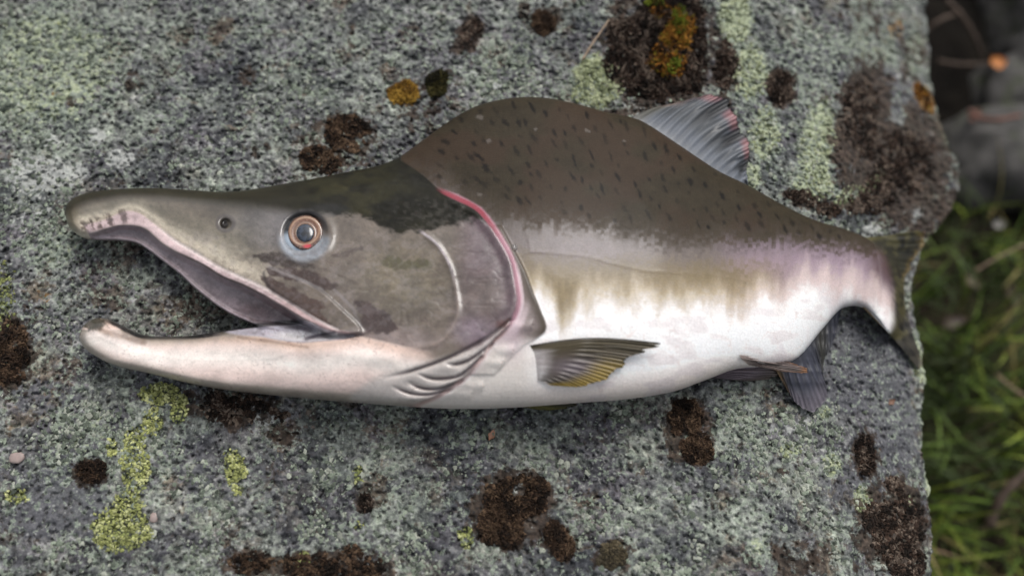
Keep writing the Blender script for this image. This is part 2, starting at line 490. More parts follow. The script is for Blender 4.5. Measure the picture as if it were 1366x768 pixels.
def rock_pt(px, py, lift=0.0):
    return at(px, py, rock_z(px, py) + lift)


# ------------------------------------------------------------------ the salmon: outline and thickness
TOP = [(86, 283), (90, 272), (100, 263), (120, 256.5), (160, 252), (210, 251), (260, 254), (300, 256), (340, 252), (380, 245), (420, 238), (460, 230),
       (500, 222), (530, 211), (560, 190), (590, 168), (620, 149), (650, 137), (690, 130), (730, 131), (770, 139), (810, 150), (840, 156), (861, 164),
       (901, 190), (935, 213), (962, 230), (996, 246), (1017, 258), (1057, 280), (1091, 295), (1125, 305), (1159, 319), (1180, 342), (1190, 372)]
BOT = [(1191, 405), (1190, 432), (1184, 441), (1170, 424), (1154, 409), (1138, 406), (1121, 412), (1095, 441), (1065, 476), (1035, 486), (987, 489), (945, 504),
       (900, 520), (838, 530), (771, 535), (688, 541), (620, 543), (559, 541), (462, 534), (358, 525), (275, 515), (197, 497), (150, 486), (116, 467), (106, 452),
       (109, 438), (117, 429), (130, 424), (146, 426), (163, 434), (183, 444), (205, 448.5), (247, 448), (286, 443), (315, 438.5)]
PAL = [(341, 434.5), (308, 419), (284, 404), (258, 383), (239, 365), (218, 349), (197, 333), (179, 323), (152, 320), (123, 319), (105, 314), (92, 302)]
OUT = np.concatenate([spline(TOP, 4)[:-1], spline([TOP[-1]] + BOT, 4)[1:], spline(PAL + [TOP[0]], 4)[:-1]])

# coarse inflation: laplace(phi) = -2, phi = 0 on the outline; thickness ~ phi^p
CG = 2.0
cx = np.arange(80, 1200, CG); cy = np.arange(122, 552, CG)
CX, CY = np.meshgrid(cx, cy)
CSD = sdpoly(CX, CY, OUT)
M = CSD > 0
phi = np.where(M, CSD * 60, 0.0)
par = (np.add.outer(np.arange(len(cy)), np.arange(len(cx))) % 2).astype(bool)
for it in range(420):
    for c in (par, ~par):
        nb = np.zeros_like(phi)
        nb[1:-1, 1:-1] = 0.25 * (phi[:-2, 1:-1] + phi[2:, 1:-1] + phi[1:-1, :-2] + phi[1:-1, 2:]) + 0.5 * CG * CG
        phi = np.where(c & M, phi + 1.93 * (nb - phi), phi)
RAT = np.where(CSD > 3, phi / np.maximum(CSD, 1), 0.0)
ok = CSD > 3
for it in range(6):                                  # grow the ratio outwards past the outline
    s = np.zeros_like(RAT); n = np.zeros_like(RAT)
    for dy in (-1, 0, 1):
        for dx in (-1, 0, 1):
            s += np.roll(np.where(ok, RAT, 0), (dy, dx), (0, 1)); n += np.roll(ok, (dy, dx), (0, 1))
    RAT = np.where(ok, RAT, s / np.maximum(n, 1)); ok = ok | (n > 0)
for it in range(4):
    RAT = (RAT + np.roll(RAT, 1, 0) + np.roll(RAT, -1, 0) + np.roll(RAT, 1, 1) + np.roll(RAT, -1, 1)) / 5


def bil(A, px, py):
    x = np.clip((px - cx[0]) / CG, 0, len(cx) - 1.001); y = np.clip((py - cy[0]) / CG, 0, len(cy) - 1.001)
    ix = x.astype(int); iy = y.astype(int); fx = x - ix; fy = y - iy
    return (A[iy, ix] * (1 - fx) + A[iy, ix + 1] * fx) * (1 - fy) + (A[iy + 1, ix] * (1 - fx) + A[iy + 1, ix + 1] * fx) * fy


PMAX = phi.max()


def thick(px, py, sd):
    """half thickness of the plain body, metres"""
    p = np.maximum(bil(RAT, px, py) * np.maximum(sd, 0), 0) / PMAX
    return 0.0355 * p ** 0.40


MIDC = spline([(60, .0170), (80, .0172), (300, .0180), (480, .0200), (700, .0235), (860, .0220), (950, .0165), (1030, .0060), (1100, -.0095), (1150, -.0225), (1195, -.0355)], 24)


def mid_z(px):
    return np.interp(px, MIDC[:, 0], MIDC[:, 1])


# feature curves on the head
LIP = spline([(118, 312), (140, 305), (163, 300), (192, 304), (218, 325), (244, 340), (271, 353), (297, 369), (324, 380), (350, 393), (389, 416), (420, 434), (448, 446), (478, 444)], 5)
LIPTOP = spline([(112, 300), (140, 293), (165, 282), (185, 284), (205, 298), (232, 320), (262, 338), (292, 356), (322, 370), (352, 384), (392, 408), (425, 428), (450, 440)], 5)
GILL = spline([(535, 214), (562, 232), (585, 252), (607, 263), (635, 277), (651, 294), (668, 319), (682, 345), (689, 376), (692, 401), (688, 418), (679, 434), (656, 456), (642, 477), (623, 500), (598, 519), (576, 531), (550, 541)], 5)
FLAP = spline([(690, 340), (702, 364), (711, 388), (720, 410), (729, 437), (716, 452), (697, 463)], 5)
PREOP = spline([(556, 306), (566, 312), (585, 328), (601, 356), (608, 387), (611, 415), (602, 438), (587, 455), (559, 463), (530, 458)], 5)
HEADP = np.concatenate([GILL, [(300, 560), (60, 560), (60, 200), (535, 200)]])
FLAPP = np.concatenate([spline([(668, 300), (690, 340), (702, 364), (711, 388), (720, 410), (729, 437), (716, 452), (697, 463), (660, 500)], 4), [(600, 500), (600, 300)]])
FOLDS = [spline([(681, 427), (650, 450), (615, 469), (580, 484), (540, 497), (505, 506)], 4), spline([(656, 459), (626, 480), (606, 486), (590, 484)], 4),
         spline([(642, 476), (615, 500), (587, 505), (570, 503), (550, 496)], 4), spline([(616, 507), (587, 518), (562, 517), (540, 507)], 4), spline([(600, 519), (572, 526), (548, 524), (520, 514)], 4)]
MAXIL = spline([(352, 362), (372, 358), (400, 372), (430, 388), (455, 410), (478, 432), (481, 443), (462, 446), (440, 440), (415, 424), (385, 402), (360, 384)], 4, True)
PALP = np.concatenate([LIP, [(440, 452), (400, 440), (341, 434.5), (308, 421), (284, 406), (258, 385), (239, 367), (218, 351), (197, 335), (179, 325), (152, 322), (123, 322)]])
MOUTHP = spline([(296, 441.5), (318, 436), (345, 430), (380, 428), (410, 428), (440, 441), (476, 446), (462, 452), (430, 455), (400, 457), (372, 454), (345, 449), (318, 447)], 4, True)


def body_relief(X, Y, sd):
    """scale factor and additive relief (metres) of the fish's left side"""
    k = np.ones(X.shape); a = np.zeros(X.shape)
    pal = sdpoly(X, Y, PALP)
    k = k * (1 - 0.62 * S(pal, -1.0, 9.0))
    mo = sdpoly(X, Y, MOUTHP)
    k = k * (1 - 0.45 * S(mo, -2, 10))
    dl, tl, _, ly = dline(X, Y, LIP)
    a += 0.0016 * np.exp(-(dl / 7) ** 2) * (Y < ly + 2) * S(tl, 0, .15)
    dt = dline(X, Y, LIPTOP)[0]
    a -= 0.0008 * np.exp(-(dt / 3.0) ** 2)
    mx = sdpoly(X, Y, MAXIL)
    a += 0.0012 * S(mx, -1.5, 3)
    hd = sdpoly(X, Y, HEADP)
    fl = sdpoly(X, Y, FLAPP)
    op = S(Y, 245, 275)
    a += 0.0030 * S(hd, -1.5, 2.5) * S(hd, 120, 20) * op
    a += 0.0009 * S(fl, -1.5, 2.0) * S(fl, 60, 15) * S(hd, 8, 0)
    a += 0.0011 * np.exp(-(np.abs(hd - 7) / 5) ** 2) * op
    dp, tp, _, _ = dline(X, Y, PREOP)
    a += 0.0007 * np.exp(-(dp / 4) ** 2) * S(tp, 0, .1) * S(tp, 1, .85)
    for f in FOLDS:
        df, tf, _, fy = dline(X, Y, f)
        a -= 0.0022 * np.exp(-(df / 2.4) ** 2) * S(tf, 1.0, .75)
        a += 0.0011 * np.exp(-((Y - fy - 8) / 7) ** 2) * (df < 30) * S(tf, 1, .7)
    re = np.hypot((X - 407) / 1.05, Y - 312)
    a += 0.0010 * np.exp(-((re - 33) / 6) ** 2) - 0.0022 * S(re, 31, 22)
    rn = np.hypot((X - 301) / 1.1, Y - 298)
    a -= 0.0032 * S(rn, 8, 3.5)
    a += 0.0003 * np.exp(-((rn - 11) / 4) ** 2)
    # cheek bones, wrinkled skull, lower jaw dentary
    a += 0.0012 * (fbm(X / 60., Y / 45., 91, 2) - 0.5) * S(hd, 0, 20)
    a += 0.0007 * (fbm(X / 9., Y / 6., 95, 2) - 0.5) * S(Y, 312, 285) * S(X, 430, 480) * S(hd, 0, 6)
    a += 0.00018 * (fbm(X / 16., Y / 11., 97, 3) - 0.5) * S(hd, 0, 10)
    a -= 0.00015 * S(np.abs(fbm(X / 40., Y / 22., 99, 2) - .5), .02, .0) * S(hd, 0, 10)
    dj = dline(X, Y, spline([(150, 447), (250, 458), (360, 468), (450, 470), (520, 480)], 4))[0]
    a += 0.0010 * np.exp(-(dj / 10) ** 2)
    # back of the skull: a furrow where the hump begins
    dh = dline(X, Y, [(470, 236), (520, 228), (560, 238), (585, 252)])[0]
    a -= 0.0010 * np.exp(-(dh / 8) ** 2)
    edge_f = S(sd, 0, 9)
    return k, a * edge_f


def body_top(px, py):
    """height of the fish's upper side (without fins)"""
    X = np.asarray(px, float); Y = np.asarray(py, float)
    sd = sdpoly(X, Y, OUT)
    k, a = body_relief(X, Y, sd)
    return mid_z(X) + thick(X, Y, sd) * k + a


# ------------------------------------------------------------------ the salmon: pigment, with some shade and reflection painted in
def paint_fish(X, Y, sd):
    n = len(X)
    C = np.tile(lin(73, 64, 49), (n, 1))
    gloss = np.full(n, 0.5)            # 0 dull .. 1 wet

    def lay(col, m):
        nonlocal C
        m = np.clip(m, 0, 1)[:, None]
        C = C * (1 - m) + np.asarray(col) * m

    st = fbm((X + .25 * Y) / 4.0, Y / 14.0, 201, 3) - 0.5            # vertical streaks of scale rows
    st2 = fbm(X / 16.0, Y / 60.0, 205, 3) - 0.5
    row = np.floor(X / 5.2); cellv = _hash(row, np.floor(Y / 4.6 + .5 * (row % 2) + .12 * X / 4.6), 207) - .5
    big = fbm(X / 70.0, Y / 50.0, 211, 3) - 0.5
    fine = fbm(X / 3.2, Y / 3.2, 215, 2) - 0.5
    # ---- trunk
    med = fbm(X / 14.0, Y / 9.0, 217, 3) - 0.5
    C *= (1 + 0.4 * big + 0.25 * fine + .35 * med)[:, None]
    lay(lin(84, 64, 52), 0.5 * S(big, 0.02, .2))
    L1 = np.interp(X, [590, 620, 650, 700, 760, 820, 850, 900, 950, 1000, 1050, 1100, 1150, 1195], [238, 262, 280, 292, 297, 303, 316, 322, 318, 318, 321, 326, 336, 352])
    L2 = np.interp(X, [690, 740, 800, 900, 1000, 1060, 1195], [346, 352, 355, 352, 352, 350, 352])
    L3 = np.interp(X, [690, 715, 735, 748, 760, 775, 800, 850, 900, 950, 1000, 1020, 1040, 1070, 1095, 1110, 1130, 1150, 1170, 1195], [392, 386, 390, 425, 425, 396, 394, 396, 398, 398, 394, 380, 400, 372, 366, 378, 372, 382, 392, 410])
    d1 = Y - L1 - 7 * st - 16 * st2 - 15 * cellv
    lay(lin(112, 100, 90), 0.55 * S(d1, -34, 10))
    lay(lin(124, 111, 106), 0.80 * S(d1, -10, 36))
    lay(lin(146, 134, 140), 0.55 * S(d1, -4, 34) * S(Y - L2, 10, -22) * S(X, 640, 760))
    lay(lin(164, 142, 162), 0.75 * S(d1, -8, 26) * S(X, 940, 1010) * S(X, 1190, 1140))
    lay(lin(158, 139, 100), 0.85 * S(Y - L2 - 6 * st - 14 * cellv, -26, 26) * S(X, 1120, 1000))
    lay(lin(172, 150, 164), 0.85 * S(Y - L2 - 6 * st - 14 * cellv, -28, 22) * S(X, 1010, 1080))
    lay(lin(104, 76, 76), 0.85 * S(np.hypot((X - 1196) / 50, (Y - 356) / 44), 1.0, .2))
    d3 = Y - L3 - 8 * st - 38 * st2 - 9 * cellv
    lay(lin(236, 230, 226), S(d3, -16, 26))
    lay(lin(226, 214, 196), .35 * S(d3, -34, 0) * S(d3, 20, 0))
    lay(lin(250, 248, 246), S(d3, 2, 44))
    lay(lin(214, 208, 214), 0.55 * S(d3, 0, 30) * S(X, 1000, 1050) * S(st2, -.1, .15))
    lay(lin(222, 190, 188), 0.35 * np.exp(-((d3 - 4) / 14) ** 2) * S(X, 900, 1100) )
    lay(lin(216, 198, 186), 0.7 * S(sd, 46, 4) * S(Y, 460, 500))  # belly's rounding shade painted along its lower edge
    lay(lin(206, 196, 198), .5 * S(fbm(X / 40., Y / 16., 281, 3), .5, .66) * S(d3, 10, 40))
    lay(lin(196, 176, 172), .35 * S(np.abs(fbm(X / 30., Y / 20., 285, 3) - .5), .014, .003) * S(d3, 10, 40))
    C = C * (1 + .16 * cellv * S(d1, -60, 0) * S(d3, 30, -10))[:, None] * (1 + .05 * cellv)[:, None]
    # spots on the back
    srng = np.random.default_rng(5)
    spots = []
    tries = 0
    while len(spots) < 130 and tries < 6000:
        tries += 1
        x = srng.uniform(585, 1120); top = np.interp(x, [p[0] for p in TOP], [p[1] for p in TOP])
        l1 = np.interp(x, [590, 700, 850, 1000, 1150], [238, 275, 300, 305, 322])
        y = srng.uniform(top + 8, l1)
        if all((x - a) ** 2 + ((y - b) * 1.0) ** 2 > srng.uniform(9, 20) ** 2 for a, b in spots): spots.append((x, y))
    for x, y in spots:
        rot = math.radians(np.interp(x, [600, 720, 900, 1100], [38, 62, 66, 58]) + srng.uniform(-12, 12))
        ln = srng.uniform(3.5, 9) * (1 if x < 900 else .85); wd = srng.uniform(2.0, 3.4) * (1.15 if x < 700 else .9)
        u = (X - x) * math.cos(rot) + (Y - y) * math.sin(rot); v = -(X - x) * math.sin(rot) + (Y - y) * math.cos(rot)
        r = np.sqrt((u / ln) ** 2 + (v / wd) ** 2) + 0.9 * fine + .5 * med
        lay(lin(22, 19, 17), srng.uniform(.35, .9) * S(r, 1.45, .35))
    for x, y, r in ((640, 156, 6), (652, 188, 5), (784, 174, 4), (834, 188, 3), (610, 262, 6), (640, 260, 5), (715, 172, 2.5)):
        lay(lin(142, 134, 128), 0.5 * S(np.hypot(X - x, (Y - y) * 1.3) + 6 * fine, r, r * .4))
    # ---- head
    hd = sdpoly(X, Y, HEADP)
    inh = S(hd, -1.2, 1.2)
    H = np.tile(lin(130, 117, 104), (n, 1))

    def layh(col, m):
        nonlocal H
        m = np.clip(m, 0, 1)[:, None]
        H = H * (1 - m) + np.asarray(col) * m
    layh(lin(136, 124, 100), 0.7 * S(np.hypot((X - 540) / 75, (Y - 370) / 60), 1.1, .4))
    layh(lin(140, 138, 144), 0.6 * S(np.hypot((X - 360) / 70, (Y - 305) / 36), 1.2, .4))
    layh(lin(120, 97, 106), 0.85 * S(X, 596, 640))
    layh(lin(134, 118, 106), 0.6 * S(np.hypot((X - 645) / 36, (Y - 395) / 45), 1.1, .3))
    layh(lin(164, 146, 142), 0.6 * S(np.hypot((X - 525) / 80, (Y - 455) / 22), 1.2, .4))
    layh(lin(150, 134, 146), 0.6 * S(np.hypot((X - 630) / 36, (Y - 440) / 22), 1.2, .3))
    # snout sides: warm grey above, cream towards the lip
    lipy = np.interp(X, LIPTOP[:, 0], LIPTOP[:, 1])
    topy = np.interp(X, [p[0] for p in TOP], [p[1] for p in TOP])
    f = (Y - topy) / np.maximum(lipy - topy, 5)
    sn = S(X, 395, 300)
    layh(lin(134, 126, 110), sn * S(f, .15, .6))
    layh(lin(206, 196, 176), 0.95 * sn * S(f, .55, .95))
    layh(lin(206, 192, 172), 0.7 * S(X, 380, 330) * S(f, .7, 1.0))
    layh(lin(120, 106, 74), 0.8 * S(X, 112, 92))
    # dark olive crown; its ragged lower border paints in the sky reflection's edge
    CR = np.interp(X, [80, 120, 160, 220, 280, 340, 380, 409, 434, 470, 496, 512, 535, 550, 576, 590, 618, 645, 700], [282, 266, 258, 257, 264, 270, 276, 282, 284, 286, 292, 304, 312, 308, 308, 300, 294, 293, 300])
    rag = 9 * (fbm(X / 9., Y / 5., 231, 3) - .5) * S(X, 380, 460)
    cr = S(Y - CR + rag * 1.6, 5, -4)
    cr = np.where(X < 400, S(Y - CR, 14, -4), cr)
    crown = lin(40, 38, 27) * (1 + 0.9 * (fbm(X / 16., Y / 7., 235, 3) - .5))[:, None] + lin(78, 74, 44) * (S(fbm(X / 30., Y / 12., 239, 3), .40, .75) * .45 * np.exp(-((X - 470) / 80) ** 2))[:, None] + lin(84, 80, 76) * (S(fbm(X / 5., Y / 3., 237, 2), .52, .68) * .45 * S(X, 500, 560) * S(Y, 250, 275))[:, None]
    layh(crown, cr * np.interp(X, [80, 160, 260, 360, 420], [.8, .9, .95, .97, 1]))
    layh(lin(64, 60, 44), .85 * S(X, 430, 330) * S(f, .48, .02))
    layh(lin(70, 70, 70), .5 * S(np.hypot((X - 440) / 30, (Y - 280) / 10), 1.2, .5) )
    # brown raw patches under the eye, on the maxilla and at the mouth corner
    rg = 10 * (fbm(X / 7., Y / 6., 241, 4) - .5)

    def rawp(pts, col, a=.9, w_=1.9):
        layh(col, a * S(sdpoly(X, Y, pts) + rg, -w_, w_))
    rawp([(340, 342), (356, 335), (380, 338), (398, 350), (420, 350), (420, 357), (395, 358), (365, 355)], lin(70, 54, 42), .95)
    rawp([(398, 358), (418, 362), (448, 378), (449, 387), (430, 385), (405, 374), (380, 372), (360, 366), (356, 358)], lin(80, 56, 46), .95)
    rawp([(345, 366), (372, 374), (396, 388), (420, 398), (434, 408), (428, 416), (446, 438), (430, 432), (400, 412), (360, 388)], lin(100, 74, 62), .95)
    rawp([(472, 402), (492, 404), (520, 420), (529, 438), (518, 446), (492, 444), (480, 436), (484, 420), (474, 412)], lin(84, 62, 58), .9)
    rawp([(443, 339), (462, 333), (482, 328), (484, 332), (464, 340), (445, 343)], lin(92, 74, 66), .8)
    rawp([(506, 346), (524, 342), (540, 348), (556, 346), (578, 348), (574, 356), (556, 360), (544, 356), (532, 362), (520, 356), (508, 352)], lin(98, 92, 48), .8)
    for pts in ([(446, 386), (470, 410), (480, 432)], [(360, 356), (380, 366), (400, 372), (430, 386)]):
        layh(lin(150, 142, 140), .6 * S(dline(X, Y, pts)[0], 3, 1))
    layh(lin(70, 58, 58), .45 * S(np.abs(sdpoly(X, Y, MAXIL)) + 2 * med , 2.2, .6))
    # lip band: lilac white with sepia bars at the tip
    dlt, tlt, _, lty = dline(X, Y, LIPTOP)
    lp = sdpoly(X, Y, np.concatenate([LIPTOP, LIP[::-1]]))
    layh(lin(196, 172, 174), .9 * S(lp, -1.5, 1.5))
    layh(lin(226, 212, 208), .7 * S(dlt, 3.5, 1) * S(X, 190, 240))
    layh(lin(186, 152, 150), .7 * S(lp, -1, 2) * S(X, 340, 400))
    for x0, y0 in ((112, 301), (122, 297), (131, 296), (146, 292), (163, 286)):
        layh(lin(84, 62, 50), (.45 + .35 * ((x0 * 7) % 3) / 2) * S(np.abs((X - x0) - (Y - y0) * .35) + 7 * fine + 5 * med, 5.5, 1.0) * S(np.abs(Y - y0 - 2) + 6 * med, 11, 4))
    # palate
    pal = sdpoly(X, Y, PALP)
    pm = S(pal, -1, 1.5)
    tpl = np.interp(X, LIP[:, 0], LIP[:, 1])
    layh(lin(158, 142, 146), pm)
    layh(lin(120, 88, 88), .85 * pm * S(np.hypot((X - 375) / 60, (Y - 412) / 14), 1.2, .4))
    layh(lin(108, 86, 94), .7 * pm * S(X, 300, 400))
    layh(lin(176, 160, 166), .7 * pm * S(sd, 10, 3))
    layh(lin(90, 70, 72), .8 * S(np.abs(pal), 2.2, .7) * S(X, 225, 260))
    # lower jaw
    JT = np.interp(X, [100, 130, 163, 205, 286, 320, 360, 400, 440, 480, 540, 600], [424, 424, 434, 448, 446, 447, 450, 457, 454, 448, 462, 470])
    low = S(Y - JT, -2, 3) * S(X - (Y - 450) * 1.3, 560, 505)
    layh(lin(232, 209, 200), low * (Y > 420))
    g_ = (Y - JT)
    layh(lin(214, 184, 166), .7 * low * S(g_, 22, 4) * (Y > 420))
    layh(lin(246, 240, 232), .75 * low * np.exp(-((g_ - 30) / 14) ** 2) * (Y > 420))
    layh(lin(186, 158, 132), .5 * low * np.exp(-((X - 360) / 60) ** 2) * S(g_, 14, 3))
    layh(lin(158, 150, 136), .85 * (Y > 440) * S(sd, 18, 2) * S(X, 580, 520))
    layh(lin(70, 66, 44), .95 * S(np.hypot((X - 124) / 19, (Y - 430) / 12) + .6 * fine, 1.2, .6))
    layh(lin(118, 84, 46), .8 * S(dline(X, Y, [(135, 440), (160, 449), (192, 456)])[0] + 4 * med, 6, 1) * .7)
    layh(lin(30, 30, 36), .95 * S(sd + 1.5 * fine, 7.0, 4.0) * S(X, 136, 150) * S(X, 312, 280) * S(Y, 455, 449) * (Y > 420))
    # inside of the mouth
    mo = sdpoly(X, Y, MOUTHP)
    layh(lin(196, 190, 200), S(mo, -1, 2))
    layh(lin(250, 246, 246), .95 * S(mo, 0, 3) * S(np.hypot((X - 415) / 55, (Y - 448) / 8), 1.3, .5))
    layh(lin(30, 28, 36), .95 * S(dline(X, Y, [(270, 443.5), (300, 439), (335, 434.5), (372, 431), (402, 429)])[0], 4.2, 1.8))
    layh(lin(86, 72, 92), .8 * S(dline(X, Y, [(408, 452), (425, 447), (446, 443)])[0], 3.4, 1))
    layh(lin(120, 92, 76), .7 * S(dline(X, Y, [(318, 450), (345, 453), (385, 459), (410, 463)])[0] + 3 * med, 3.5, .2) * .6)
    layh(lin(106, 84, 84), .8 * S(dline(X, Y, [(452, 446), (482, 446), (492, 440)])[0], 3, 1))
    # throat and gill rays
    bel = sdpoly(X, Y, spline([(500, 505), (540, 492), (585, 480), (640, 462), (672, 436), (684, 428), (670, 460), (640, 490), (600, 522), (560, 536), (470, 535)], 3, True))
    layh(lin(206, 198, 192), .9 * S(bel, -8, 6))
    for fc in FOLDS:
        df, tf, _, _ = dline(X, Y, fc)
        layh(lin(108, 94, 98), .9 * S(df, 3.2, .8) * S(tf, 1.0, .7))  # fold grooves darkened, their crease shade put into the colour
    layh(lin(112, 64, 58), .85 * S(np.hypot((X - 676) / 18, (Y - 432) / 8) + .5 * fine, 1.2, .4))
    # preopercle ridge, raised pale line
    dp, tp, _, _ = dline(X, Y, PREOP)
    layh(lin(190, 180, 184), .8 * S(dp + 2 * med, 3.0, .6) * S(tp, 0, .06) * S(tp, .45, .3))
    layh(lin(160, 142, 130), .6 * S(dp + 2 * med, 3.0, .6) * S(tp, .3, .45) * S(tp, .95, .8))
    # white skin below the eye
    re = np.hypot((X - 406) / 1.08, Y - 318)
    layh(lin(160, 168, 178), .8 * S(re, 36, 27) * S(Y, 308, 322))
    layh(lin(44, 44, 46), .85 * S(np.hypot(X - 407, Y - 308), 33, 27) * S(Y, 314, 302))
    rn = np.hypot((X - 301) / 1.1, Y - 298)
    layh(lin(104, 96, 92), .8 * S(np.abs(rn - 10), 4, 1))
    layh(lin(36, 32, 32), .95 * S(np.hypot((X - 299), Y - 300), 7, 4))
    scr = fbm((X + 1.4 * Y) / 2.2, (Y - .6 * X) / 40., 291, 2)
    layh(lin(156, 146, 140), .22 * S(scr, .66, .74) * S(Y, 310, 330) * S(Y, 455, 440))
    mot = fbm(X / 12., Y / 8., 295, 4)
    layh(lin(88, 72, 66), .26 * S(mot, .52, .68) * S(Y, 325, 345) * S(Y, 462, 440))
    layh(lin(160, 150, 150), .22 * S(mot, .45, .32) * S(Y, 300, 320) * S(Y, 470, 450))
    # small flecks
    layh(H * .8, .5 * S(fbm(X / 4., Y / 4., 251, 2), .62, .7) * S(Y, 460, 440))
    C = C * (1 - inh[:, None]) + H * inh[:, None]
    bm = fbm(X / 26., Y / 18., 261, 4) - .5; sm = fbm(X / 5., Y / 4., 265, 3) - .5; vein = np.abs(fbm(X / 18., Y / 12., 271, 3) - .5)
    H0 = H
    C = C * (1 + inh * (.55 * bm + .28 * sm * (1 - .7 * low)))[:, None]
    lay(lin(112, 84, 80), .40 * inh * S(vein, .016, .004) * S(bm, -.05, .12) * S(Y, 330, 360))
    lay(lin(150, 142, 136), .15 * inh * S(Y, 300, 330) * S(fbm(X / 3.5, Y / 3.5, 275, 2), .66, .74))
    # ---- gill rim, flap behind it
    fl = sdpoly(X, Y, FLAPP) * (hd < 0) - 1e3 * (hd >= 0)
    lay(lin(132, 116, 112), .9 * S(fl, -1, 1.5) * S(Y, 470, 445))
    lay(lin(88, 74, 56), .9 * S(fl, -1, 1) * S(fl, 16, 2) * S(Y, 458, 440))
    lay(lin(208, 190, 194), .8 * S(fl, -1, 1) * S(np.abs(hd + 9), 9, 2) * S(Y, 395, 425))
    dg, tg, _, _ = dline(X, Y, GILL)
    up = S(tg, .13, .2) * S(tg, .66, .6)
    lay(lin(190, 142, 156), .9 * up * S(np.abs(hd + 1) + 2 * med, 5.4, 1.6))
    lay(lin(172, 72, 86), .85 * S(tg, .12, .17) * S(tg, .40, .28) * S(np.abs(hd), 4.2, 1.8))
    lay(lin(226, 208, 214), .6 * S(tg, .42, .5) * S(tg, .66, .6) * S(np.abs(hd + 5), 3, 1))
    dnk = S(tg, .62, .68)
    lay(lin(160, 112, 104), .6 * dnk * S(np.abs(hd + 1.5) + 3 * med, 4.2, 1.0))
    # isthmus in front of the pectoral fin
    lay(lin(216, 208, 200), .9 * (hd < 0) * S(X, 735, 690) * S(Y, 440, 475) * S(-hd, 2, 9))
    lay(lin(190, 168, 176), .6 * np.exp(-(((X - 685) / 14) ** 2 + ((Y - 455) / 26) ** 2)) * (hd < 0))
    # gloss
    gloss = np.where(hd > 0, .8, .45) * np.ones(n)
    gloss = gloss * (1 - .75 * S(d1, 20, -10) * (hd < 0)) * (1 - .72 * np.clip(cr, 0, 1) * (hd > 0))
    gloss = np.maximum(gloss * (1 - .1 * low * (hd > 0)), S(d3, 0, 30) * .4)
    white = S(d3, 0, 40) * (hd < 0) * (fl < 0)
    C = C * (.46 + .40 * S(C.mean(1), .02, .5) + .10 * white)[:, None]
    return np.clip(C, 0.003, .85), gloss, hd


def fish_material():
    m = NT('fish_skin')
    gl = m.attr('gloss'); sc_ = m.attr('scaly')
    n = m.noise(1100, 3)
    c = m.mix(1.0, m.attr('pigment', 'Color'), m.ramp(n, [(0.3, (.90, .90, .90)), (0.7, (1.08, 1.08, 1.08))]), 'MULTIPLY')
    mp = m.stretch((1.0, 1.25, 0.6))
    v = m.voro(560, 'Distance', vec=mp, rnd=0.6)
    c = m.mix(m.math('MULTIPLY', sc_, m.step(v, 0.35, 0.7, 0, .14)), c, m.mix(1.0, c, (.72, .71, .70), 'MULTIPLY'))
    h = m.math('MULTIPLY', v, m.math('MULTIPLY', sc_, -1.0))
    bn = m.bump(h, 0.12, 0.0008)
    bn = m.bump(m.noise(160, 4), 0.10, 0.0020, bn)
    bn = m.bump(m.noise(42, 3), 0.10, 0.005, bn)
    m.p(Base_Color=c, Roughness=m.step(gl, 0, 1, .62, .34), Specular_IOR_Level=m.step(gl, 0, .9, .12, .5), Coat_Weight=m.math('MULTIPLY', m.math('POWER', gl, 1.5), 1.0), Coat_Roughness=m.step(m.noise(60, 3), .35, .65, .05, .22), Normal=bn,
        Subsurface_Weight=.06, Subsurface_Radius=(.004, .002, .0015), Subsurface_Scale=.4)
    return m.m


salmon = bpy.data.objects.new('pink_salmon', None)
salmon.location = (0, 0, 0)
COL.objects.link(salmon)
tag(salmon, 'humpbacked pink salmon lying on its side on the boulder with jaws open', 'fish')


